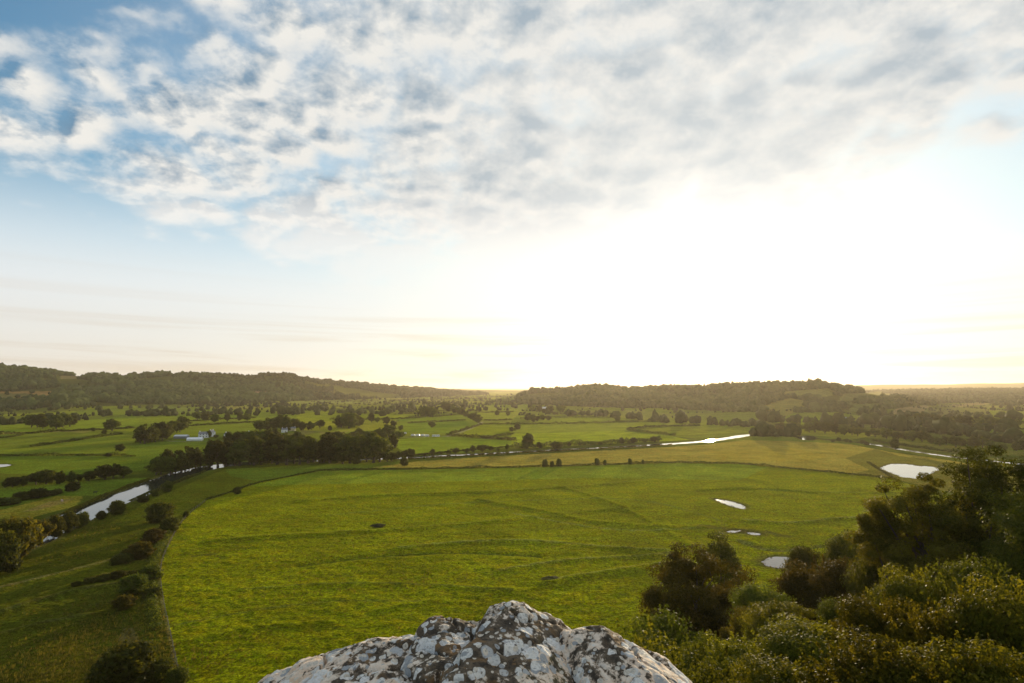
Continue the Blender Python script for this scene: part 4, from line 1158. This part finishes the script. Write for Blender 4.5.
def house(name, cat, u, v, w, d, h, rh, wall, roof, rot, label, chimney=True, windows=3, group=None, z=None):
    if z is None:
        X, Y = gp(u, v); zz = 0.0
    else:
        X, Y, _ = at_depth(u, v, z); zz = float(far_height(np.array(X), np.array(Y)))
    e = bpy.data.objects.new(name, None); COL.objects.link(e)
    e.location = (X, Y, zz); e.rotation_euler = (0, 0, rot)
    tag(e, label, cat, group)
    obj('wall', box_mesh('wall', wall, -w / 2, w / 2, -d / 2, d / 2, -1, h), e)
    r = obj('roof', gable('roof', roof, w, d, h + .003, rh), e)
    if chimney:
        for s in (-1, 1):
            obj('chimney', box_mesh('chimney', wall, s * (w / 2 - .7) - .35, s * (w / 2 - .7) + .35, -.35, .35, h + rh * .5, h + rh + 1.0), r)
    if windows:
        rows = (1.1, 3.6) if h > 4.4 else (1.1,)
        for z0 in rows:
            for i in range(windows):
                x = (i - (windows - 1) / 2) * (w / (windows + .3))
                if z0 == rows[0] and i == windows // 2:
                    obj('door', box_mesh('door', 'door', x - .5, x + .5, -d / 2 - .04, -d / 2 + .02, 0, 2.1), e)
                else:
                    obj('window', box_mesh('window', 'glass', x - .55, x + .55, -d / 2 - .03, -d / 2 + .02, z0, z0 + 1.2), e)

def buildings():
    g = 'farm buildings by the left meadows'
    house('barn', 'barn', 181.5, 438.2, 14, 9, 2.6, 1.6, 'shed_wall', 'sheet', R(6), 'long grey-roofed farm shed at the left end of the farm', False, 0, g)
    house('barn', 'barn', 195, 440.4, 16, 6, 1.8, 1.7, 'poly', 'poly', R(8), 'white sheeted long tunnel shed in front of the farm', False, 0, g)
    house('farmhouse', 'house', 204, 437.6, 11, 7, 4.6, 2.6, 'white_wall', 'slate', R(15), 'white farmhouse with dark slate roof behind the white tunnel shed', True, 3, g)
    house('cottage', 'house', 211.5, 436.4, 6, 6, 5.2, 2.6, 'white_wall', 'slate', R(80), 'small white gable-ended cottage right of the farmhouse', True, 1, g)
    house('cottage', 'house', 227, 437.4, 5, 5, 4.0, 2.2, 'white_wall', 'slate', R(70), 'tiny white cottage among trees between farmhouse and the far white house', True, 1, g)
    house('barn', 'barn', 239.5, 438.2, 9, 6, 2.8, 1.5, 'shed_wall', 'sheet', R(-5), 'small grey barn left of the far white house', False, 0, g)
    house('farmhouse', 'house', 253, 437.4, 12, 7, 4.6, 2.4, 'white_wall', 'slate', R(4), 'white house at the right end of the farm hamlet', True, 3, g)
    g = 'twin white houses behind the riverside wood'
    house('cottage', 'house', 284.5, 432.2, 7, 6, 3.4, 2.2, 'white_wall', 'slate', R(10), 'white house behind the riverside wood, left of the twins', True, 2, g)
    house('cottage', 'house', 292, 430.8, 9, 6, 3.4, 2.2, 'cream_wall', 'slate', R(10), 'cream house behind the riverside wood, right of the twins', True, 2, g)
    g = 'far scattered houses'
    house('cottage', 'house', 113.5, 390, 16, 11, 8, 4, 'cream_wall', 'slate', R(-15), 'cream house gleaming in the wood on the left hill', True, 3, g, 1900)
    house('cottage', 'house', 5.6, 422.6, 9, 6, 3.6, 2, 'white_wall', 'slate', R(5), 'small white house at the left picture edge, left of a pair', True, 2, g)
    house('cottage', 'house', 12, 422.6, 8, 6, 3.4, 2, 'white_wall', 'slate', R(12), 'small white house near the left picture edge, right of a pair', True, 2, g)
    house('cottage', 'house', 245.5, 397, 12, 8, 6, 3, 'cream_wall', 'slate', R(0), 'tiny pale house under the pinkish field on the left slope', True, 2, g, 2250)
    house('farmhouse', 'house', 543.5, 410, 15, 9, 5.4, 3, 'white_wall', 'sheet', R(0), 'bright white far house beside the tall copse', True, 3, g)
    house('cottage', 'house', 847.5, 421.2, 12, 7, 4.6, 3.0, 'white_wall', 'slate', R(-30), 'white gabled house above the dark belt on the right', True, 2, g)
    # caravans
    g = 'caravans parked at the field corner'
    bm_ = None
    spots = [(404.5, 434.2, .2, 'single pale caravan parked apart under the dark tree mound'), (413, 436.2, .1, 'leftmost caravan in the row at the field corner'), (417.6, 436.3, -.05, 'second caravan from the left in the row'),
             (422.4, 436.4, .1, 'third caravan from the left in the row'), (427, 436.6, .3, 'fourth caravan from the left in the row'), (434, 436.8, 0.05, 'fifth caravan in the row, right of its gap'), (437.6, 436.8, .2, 'rightmost caravan in the row at the field corner')]
    body = []
    bw, bl, bh = 2.2, 4.6, 2.4
    prof = [(-bl / 2, .5), (bl / 2, .5), (bl / 2 + .25, 1.2), (bl / 2 - .1, bh), (-bl / 2 + .1, bh), (-bl / 2 - .25, 1.2)]
    V = [(x, -bw / 2, z) for x, z in prof] + [(x, bw / 2, z) for x, z in prof]
    n = len(prof)
    f = [tuple(range(n)), tuple(range(2 * n - 1, n - 1, -1))] + [(i, i + n, (i + 1) % n + n, (i + 1) % n) for i in range(n)]
    bme = make_mesh('body', V, f, M['poly'])
    wme = box_mesh('window', 'glass', -.7, .7, -bw / 2 - .03, -bw / 2 + .02, 1.4, 2.0)
    V, f = tube([(0, -.1, 0), (0, .1, 0)], [.33, .33], 12)
    f += [tuple(range(11, -1, -1)), tuple(range(12, 24))]
    tme = make_mesh('wheel', V, f, M['hide_dark'])
    for u, v, r, lab in spots:
        X, Y = gp(u, v)
        e = bpy.data.objects.new('caravan', None); COL.objects.link(e); e.location = (X, Y, 0); e.rotation_euler = (0, 0, r)
        tag(e, lab, 'caravan', g)
        obj('body', bme, e); obj('window', wme, e, (-1.2, 0, 0)); obj('window', wme, e, (1.0, 0, 0))
        obj('wheel', tme, e, (-.3, -bw / 2 - .02, .33)); obj('wheel', tme, e, (.45, -bw / 2 - .02, .33))

def cow(u, v, mat, rot, label):
    X, Y = gp(u, v)
    vs = [(0, 0, 1.05), (.55, 0, 1.08), (-.6, 0, 1.08), (.85, 0, 1.2), (1.15, 0, 1.15), (1.45, 0, .95)]
    ed = [(0, 1), (0, 2), (1, 3), (3, 4), (4, 5)]
    rad = [.36, .33, .32, .19, .15, .09]
    for x in (.55, -.6):
        for s in (-1, 1):
            i = len(vs)
            vs += [(x, s * .2, .72), (x + .04, s * .21, .38), (x, s * .21, .03)]
            ed += [(1 if x > 0 else 2, i), (i, i + 1), (i + 1, i + 2)]
            rad += [.14, .075, .07]
    i = len(vs); vs += [(-.95, 0, 1.15), (-1.05, 0, .6)]; ed += [(2, i), (i, i + 1)]; rad += [.05, .035]
    me = bpy.data.meshes.new('cow'); me.from_pydata(vs, ed, []); me.update()
    o = obj('cow', me, None, (X, Y, 0.02), rot)
    sk = o.modifiers.new('skin', 'SKIN')
    for k, r in enumerate(rad): me.skin_vertices[0].data[k].radius = (r, r)
    me.skin_vertices[0].data[0].use_root = True
    o.modifiers.new('sub', 'SUBSURF').render_levels = 1
    me.materials.append(M[mat])
    tag(o, label, 'cow', 'cattle in the left meadow')

# ------------------------------------------------------------------ lichened rock
def rock_mat(name, pale, seed):
    m, nt, out = material(name)
    p = nt.new('ShaderNodeTexCoord').outputs['Object']
    p = nt.vm('ADD', p, (seed, seed * .7, 0))
    warp = nt.noise(p, 14, 3, 0.6, color=True)
    pw = nt.vm('ADD', p, nt.vm('SCALE', nt.vm('SUBTRACT', warp, (0.5, 0.5, 0.5)), scale=0.022))
    n1 = nt.noise(p, 6, 8, 0.65); n2 = nt.noise(p, 32, 6, 0.65); n3 = nt.noise(p, 150, 4, 0.6); n4 = nt.noise(p, 13, 6, 0.62, 0.6)
    base = nt.mix(nt.ss(n2, 0.35, 0.65), (0.055, 0.044, 0.032), (0.18, 0.135, 0.088))
    base = nt.mix(nt.m('MULTIPLY', nt.ss(n4, 0.53, 0.64), 0.85), base, (0.23, 0.135, 0.058))
    base = nt.mix(nt.ss(n1, 0.54, 0.66), base, (0.125, 0.105, 0.040))
    # pale crust of lichen
    crust = nt.mix(nt.ss(n2, 0.35, 0.7), (0.70, 0.51, 0.35), (0.88, 0.76, 0.62))
    cm = nt.ss(nt.m('ADD', nt.m('MULTIPLY', n1, 0.6), nt.m('MULTIPLY', n2, 0.4)), 0.57 - pale, 0.61 - pale)
    base = nt.mix(cm, base, crust)
    # round lichen rosettes of two sizes
    for sc, thr, keep, col in ((15, 0.38, 0.36, (0.80, 0.78, 0.74)), (30, 0.38, 0.42, (0.82, 0.79, 0.72)), (64, 0.36, 0.58, (0.72, 0.64, 0.52))):
        vo = nt.new('ShaderNodeTexVoronoi'); vo.inputs['Scale'].default_value = sc
        nt.l.new(pw, vo.inputs['Vector'])
        rnd = nt.xyz(vo.outputs['Color'])
        r = nt.m('MULTIPLY_ADD', rnd[0], 0.3, thr - 0.08)
        disc = nt.m('MULTIPLY', nt.ss(nt.m('SUBTRACT', r, vo.outputs['Distance']), 0.0, 0.06), nt.m('GREATER_THAN', rnd[1], keep))
        disc = nt.m('MULTIPLY', disc, nt.ss(n3, 0.25, 0.45))
        c = nt.mix(nt.ss(n3, 0.3, 0.7), tuple(x * .78 for x in col), col)
        c = nt.mix(nt.ss(rnd[2], 0.7, 0.9), c, (0.36, 0.37, 0.37))
        base = nt.mix(disc, base, c)
    dark = nt.noise(p, 22, 5, 0.6, 1.0)
    base = nt.mix(nt.m('MULTIPLY', nt.ss(dark, 0.63, 0.70), 0.8), base, (0.030, 0.026, 0.022))
    h = nt.m('ADD', nt.m('MULTIPLY', n2, 0.6), nt.m('MULTIPLY', n3, 0.35))
    bp = nt.new('ShaderNodeBump'); bp.inputs['Strength'].default_value = 0.9; bp.inputs['Distance'].default_value = 0.02
    nt.l.new(h, bp.inputs['Height'])
    b = principled(nt, base, 0.85, 0.2, bp.outputs[0])
    nt.l.new(b.outputs[0], out.inputs[0])
    return m

def rock():
    CRY = 1.62
    def prof(px):
        """crest: photo silhouette -> x (m) and z (m) at the crest depth"""
        q = [at_depth(u, v, CRY) for u, v in px]
        return np.array([p[0] for p in q]), np.array([p[2] for p in q])
    e = bpy.data.objects.new('ruined_wall', None); COL.objects.link(e); e.location = (0, 1.35, 58.3)
    tag(e, 'broken stone wall top crusted with white and grey lichen', 'wall')
    def stone(name, px, y0, y1, slope, strat, pale, seed, label, tilt=0.0, step=0.0035, crest=0.72):
        xs, zs = prof(px)
        gx = np.arange(xs[0] - 0.02, xs[-1] + 0.02, step); gy = np.arange(y0, y1, step)
        X, Y = np.meshgrid(gx, gy)
        t = (Y - y0) / (y1 - y0)                        # 0 near .. 1 far side
        yc = y0 + (y1 - y0) * crest
        k = np.clip((yc - Y) / 0.30, 0, 1)
        Xw = X + (fbm(X * 4, Y * 4, seed + 20, 3) - .5) * 0.22 * k + (yc - Y) * math.sin(strat) * 0.35
        zs_ = np.array([np.interp(np.clip(xs + o, xs[0], xs[-1]), xs, zs) for o in np.linspace(-.16, .16, 9)]).mean(0)
        zc = np.interp(Xw, xs, zs) * (1 - .75 * k) + np.interp(Xw, xs, zs_) * .75 * k
        Z = zc + np.where(Y < yc, (Y - yc) * slope, 0)
        back = np.clip((Y - yc) / (y1 - yc), 0, 1)
        Z -= 0.30 * back ** 2.2
        front = np.clip((y0 + 0.10 - Y) / 0.10, 0, 1)
        Z -= 0.25 * front ** 2
        ex = np.minimum(X - gx[0], gx[-1] - X)
        Z -= 0.16 * np.clip(1 - ex / 0.04, 0, 1) ** 2
        # lumps, ledges, pits
        amp = sstep(ex, 0, .04)
        Z += (fbm(X * 7, Y * 7, seed, 4) - .5) * 0.020 * amp
        Z += (fbm(X * 28, Y * 28, seed + 5, 4) - .5) * 0.016
        Z += (fbm(X * 90, Y * 90, seed + 7, 2) - .5) * 0.006
        d = (Y * math.cos(strat) - X * math.sin(strat)) * 11 + fbm(X * 5, Y * 5, seed + 9, 3) * 2.2
        led = np.abs((d % 1.0) - .5) * 2
        Z -= 0.022 * (1 - sstep(led, 0.02, 0.22)) * vnoise(X * 9, Y * 9, seed + 11)
        cr = fbm(X * 4.5 + 3, Y * 4.5, seed + 13, 3)
        Z -= 0.03 * (1 - sstep(np.abs(cr - .5), 0.0, 0.022))
        ny, nx = X.shape
        V = np.stack([X, Y - 1.35, Z - 58.3], -1).reshape(-1, 3)
        ii = np.arange(ny - 1)[:, None] * nx + np.arange(nx - 1)[None, :]
        q = np.stack([ii, ii + 1, ii + 1 + nx, ii + nx], -1).reshape(-1, 4)
        # skirt down to the wall foot
        bd = list(range(nx)) + [i * nx + nx - 1 for i in range(1, ny)] + [(ny - 1) * nx + i for i in range(nx - 2, -1, -1)] + [i * nx for i in range(ny - 2, 0, -1)]
        B = V[bd].copy(); B[:, 2] = -0.4
        o0 = len(V); nb = len(bd)
        sk = np.array([(bd[i], o0 + i, o0 + (i + 1) % nb, bd[(i + 1) % nb]) for i in range(nb)])
        V = np.vstack([V, B])
        me = make_mesh(name, V, np.vstack([q, sk]), rock_mat('lichened_stone', pale, seed), True)
        o = obj('stone', me, e)
        if label: o['label'] = label
    stone('stone', [(252, 700), (258, 683), (263, 676), (290, 669), (298, 662), (320, 655), (342, 649), (362, 643), (382, 640), (405, 636), (418, 637), (440, 648), (470, 670), (490, 700)], 1.02, 1.84, 0.08, 0.35, 0.095, 21, 'long pale crusted stone')
    stone('stone', [(405, 690), (412, 640), (417, 630), (424, 626), (446, 625), (458, 628), (470, 632), (478, 630), (483, 621), (487, 614), (498, 610), (508, 608), (520, 610), (530, 615), (545, 622), (560, 630), (572, 640), (590, 655), (612, 675), (625, 700)], 0.98, 1.90, 0.07, 0.5, 0.035, 33, 'peaked dark stone with round white lichens')
    stone('stone', [(548, 690), (556, 640), (566, 630), (580, 627), (600, 626), (612, 630), (626, 638), (645, 647), (662, 654), (676, 665), (685, 674), (690, 683), (696, 700)], 1.06, 1.80, 0.13, -0.6, 0.115, 47, 'pale rounded stone almost covered by white crust')

# ------------------------------------------------------------------ sky, sun, haze
EXPOSURE = 0.35
def world():
    w = bpy.data.worlds.new('World'); SC.world = w; w.use_nodes = True
    w.node_tree.nodes.clear()
    nt = NT(w.node_tree)
    out = nt.new('ShaderNodeOutputWorld'); bg = nt.new('ShaderNodeBackground')
    sky = nt.new('ShaderNodeTexSky', sky_type='NISHITA')
    sky.sun_disc = False; sky.sun_elevation = SUN_EL; sky.sun_rotation = SUN_AZ
    sky.altitude = 60; sky.air_density = 1.0; sky.dust_density = 1.6; sky.ozone_density = 1.5
    d = nt.new('ShaderNodeTexCoord').outputs['Generated']
    x, y, z = nt.xyz(d)
    zc = nt.m('MAXIMUM', z, 0.035)
    px, py = nt.m('DIVIDE', x, zc), nt.m('DIVIDE', y, zc)
    P = nt.comb(px, py, 0.37)
    sund = nt.vm('DOT_PRODUCT', d, tuple(SUN))
    glow = nt.m('POWER', nt.m('MAXIMUM', sund, 0.0), 4.5)
    # cloud deck between two edges that run away from us
    wob = nt.m('MULTIPLY', nt.m('SUBTRACT', nt.noise(P, 1.1, 5, 0.6), 0.5), 1.6)
    eL = nt.m('ADD', nt.m('SUBTRACT', px, nt.m('MULTIPLY_ADD', py, 0.24, -3.75)), wob)
    eR = nt.m('ADD', nt.m('SUBTRACT', nt.m('MULTIPLY_ADD', py, -0.40, 3.75), px), wob)
    deck = nt.m('MULTIPLY', nt.ss(eL, -0.2, 1.3), nt.ss(eR, -0.5, 2.0))
    # top-left opening
    opening = nt.m('MULTIPLY', nt.ss(nt.m('ADD', px, wob), -0.5, -1.25), nt.ss(py, 2.05, 1.35))
    deck = nt.m('SUBTRACT', deck, nt.m('MULTIPLY', opening, 0.42))
    def dens(v):
        a = nt.noise(v, 5.0, 12, 0.63, 0.1)
        b = nt.noise(v, 1.7, 5, 0.5, 0.2)
        w = nt.noise(v, 2.2, 4, 0.5, color=True)
        vw = nt.vm('ADD', v, nt.vm('SCALE', nt.vm('SUBTRACT', w, (0.5, 0.5, 0.5)), scale=0.55))
        vo = nt.new('ShaderNodeTexVoronoi', feature='SMOOTH_F1'); vo.inputs['Scale'].default_value = 4.2; vo.inputs['Smoothness'].default_value = 0.55
        nt.l.new(vw, vo.inputs['Vector'])
        puff = nt.m('SUBTRACT', 0.95, nt.m('MULTIPLY', vo.outputs['Distance'], 1.15))
        return nt.m('ADD', nt.m('ADD', nt.m('MULTIPLY', a, 0.42), nt.m('MULTIPLY', b, 0.27)), nt.m('MULTIPLY', puff, 0.32))
    sx = (0.045 * math.sin(SUN_AZ), 0.045 * math.cos(SUN_AZ), 0)
    zt = nt.m('ADD', zc, 0.34)
    P2 = nt.comb(nt.m('MULTIPLY', nt.m('DIVIDE', x, zt), 2.1), nt.m('MULTIPLY', nt.m('DIVIDE', y, zt), 2.1), 0.37)
    d0 = dens(P2); d1 = dens(nt.vm('ADD', P2, sx))
    cov = nt.m('ADD', d0, nt.m('MULTIPLY_ADD', deck, nt.m('MULTIPLY_ADD', glow, 0.18, 0.46), -0.385))
    mask = nt.ss(cov, 0.36, 0.66)
    relief = nt.m('MULTIPLY', nt.m('SUBTRACT', d0, d1), nt.m('MULTIPLY_ADD', glow, -5.0, 8.5))
    thick = nt.ss(cov, 0.52, 0.86)
    lit = nt.m('ADD', nt.m('MULTIPLY_ADD', thick, -0.75, 0.86), relief, clamp=True)
    shade_c = nt.mix(glow, (0.095, 0.195, 0.300), (0.42, 0.465, 0.49))
    lit_c = nt.mix(glow, (0.69, 0.675, 0.635), (0.71, 0.69, 0.645))
    lit = nt.m('ADD', nt.m('MULTIPLY', lit, nt.m('MULTIPLY_ADD', glow, -0.45, 1.0)), nt.m('MULTIPLY', glow, 0.26))
    low = nt.ss(z, 0.36, 0.20)
    lit = nt.m('MAXIMUM', lit, nt.m('MULTIPLY', low, 0.80))
    cl = nt.mix(lit, shade_c, lit_c)
    cl = nt.mix(nt.m('MULTIPLY', low, 0.75), cl, (0.79, 0.765, 0.73))
    # clear sky: the Nishita sky lifted to the photograph's exposure
    sk = nt.vm('SCALE', nt.vm('MULTIPLY', sky.outputs[0], (0.85, 1.7, 2.2)), scale=SKY_GAIN)
    # thin white veil near the horizon and around the sun (mist in the air)
    veil = nt.ss(z, 0.37, 0.13)
    sunv = nt.m('POWER', nt.m('MAXIMUM', sund, 0.0), 3.6)
    streak = nt.noise(nt.comb(nt.m('MULTIPLY', px, 0.12), nt.m('MULTIPLY', z, 34.0), 2.0), 1.6, 5, 0.55, 0.4)
    vc = nt.mix(nt.ss(z, 0.02, 0.22), (0.68, 0.645, 0.605), (0.655, 0.70, 0.73))
    vc = nt.mix(sunv, vc, (0.79, 0.765, 0.72))
    vc = nt.mix(nt.m('MULTIPLY', nt.ss(streak, 0.45, 0.70), nt.ss(z, 0.22, 0.03, 0.0, 0.85)), vc, nt.mix(sunv, (0.60, 0.535, 0.475), (0.68, 0.60, 0.50)))
    vf = nt.m('MAXIMUM', nt.m('MULTIPLY', veil, 0.92), nt.m('MULTIPLY', sunv, 0.95))
    c = nt.mix(vf, sk, vc)
    c = nt.mix(nt.m('MULTIPLY', mask, nt.ss(z, 0.10, 0.30)), c, cl)
    aur = nt.m('ADD', nt.m('MULTIPLY', nt.m('POWER', nt.m('MAXIMUM', sund, 0.0), 14.0), 0.22), nt.m('POWER', nt.m('MAXIMUM', sund, 0.0), 70.0))
    c = nt.vm('ADD', c, nt.vm('SCALE', (1.0, 0.92, 0.78), scale=nt.m('MULTIPLY', aur, 0.6)))
    c = nt.vm('SCALE', c, scale=10.0)
    nt.l.new(c, bg.inputs['Color'])
    bg.inputs['Strength'].default_value = 0.1
    nt.l.new(bg.outputs[0], out.inputs[0])
    w.cycles.sampling_method = 'MANUAL'; w.cycles.sample_map_resolution = 1024

SKY_GAIN = 0.10
def sun():
    l = bpy.data.lights.new('sun', 'SUN'); l.energy = 5.0; l.angle = R(0.53); l.color = (1.0, 0.80, 0.52)
    o = bpy.data.objects.new('sun', l); COL.objects.link(o)
    o.rotation_euler = SUN.to_track_quat('Z', 'Y').to_euler()
    o.location = (0, 0, 500)

def haze():
    m, nt, out = material('haze')
    v = nt.new('ShaderNodeVolumePrincipled')
    v.inputs['Color'].default_value = (1.0, 0.87, 0.68, 1); v.inputs['Density'].default_value = 0.000042
    v.inputs['Anisotropy'].default_value = 0.52
    v.inputs['Density Attribute'].default_value = ''; v.inputs['Temperature Attribute'].default_value = ''; v.inputs['Color Attribute'].default_value = ''
    nt.l.new(v.outputs[0], out.inputs['Volume'])
    V, f = box_arr(-48000, 48000, -48000, 48000, -4, 260)
    tag(obj('haze', make_mesh('haze', V, f, m)), 'thin golden evening haze over the valley', kind='stuff')

build_ground()
build_water()
protos()
middle_trees()
hedges()
forests()
bush_protos()
near_plants()
fence()
tussocks()
buildings()
cow(95, 493.8, 'hide_dark', 0.4, 'small dark cow standing on the yellow river meadow')
cow(62, 502, 'hide_pale', 2.6, 'small pale cow on the bare patch of the river meadow')
rock()
world()
sun()
haze()

SC.view_settings.view_transform = 'Standard'
SC.view_settings.look = 'None'
SC.view_settings.exposure = EXPOSURE
SC.view_settings.gamma = 1.0
SC.render.engine = 'CYCLES'
SC.cycles.max_bounces = 6
SC.cycles.volume_bounces = 1
SC.cycles.transparent_max_bounces = 8
SC.cycles.caustics_reflective = True
SC.cycles.use_denoising = True
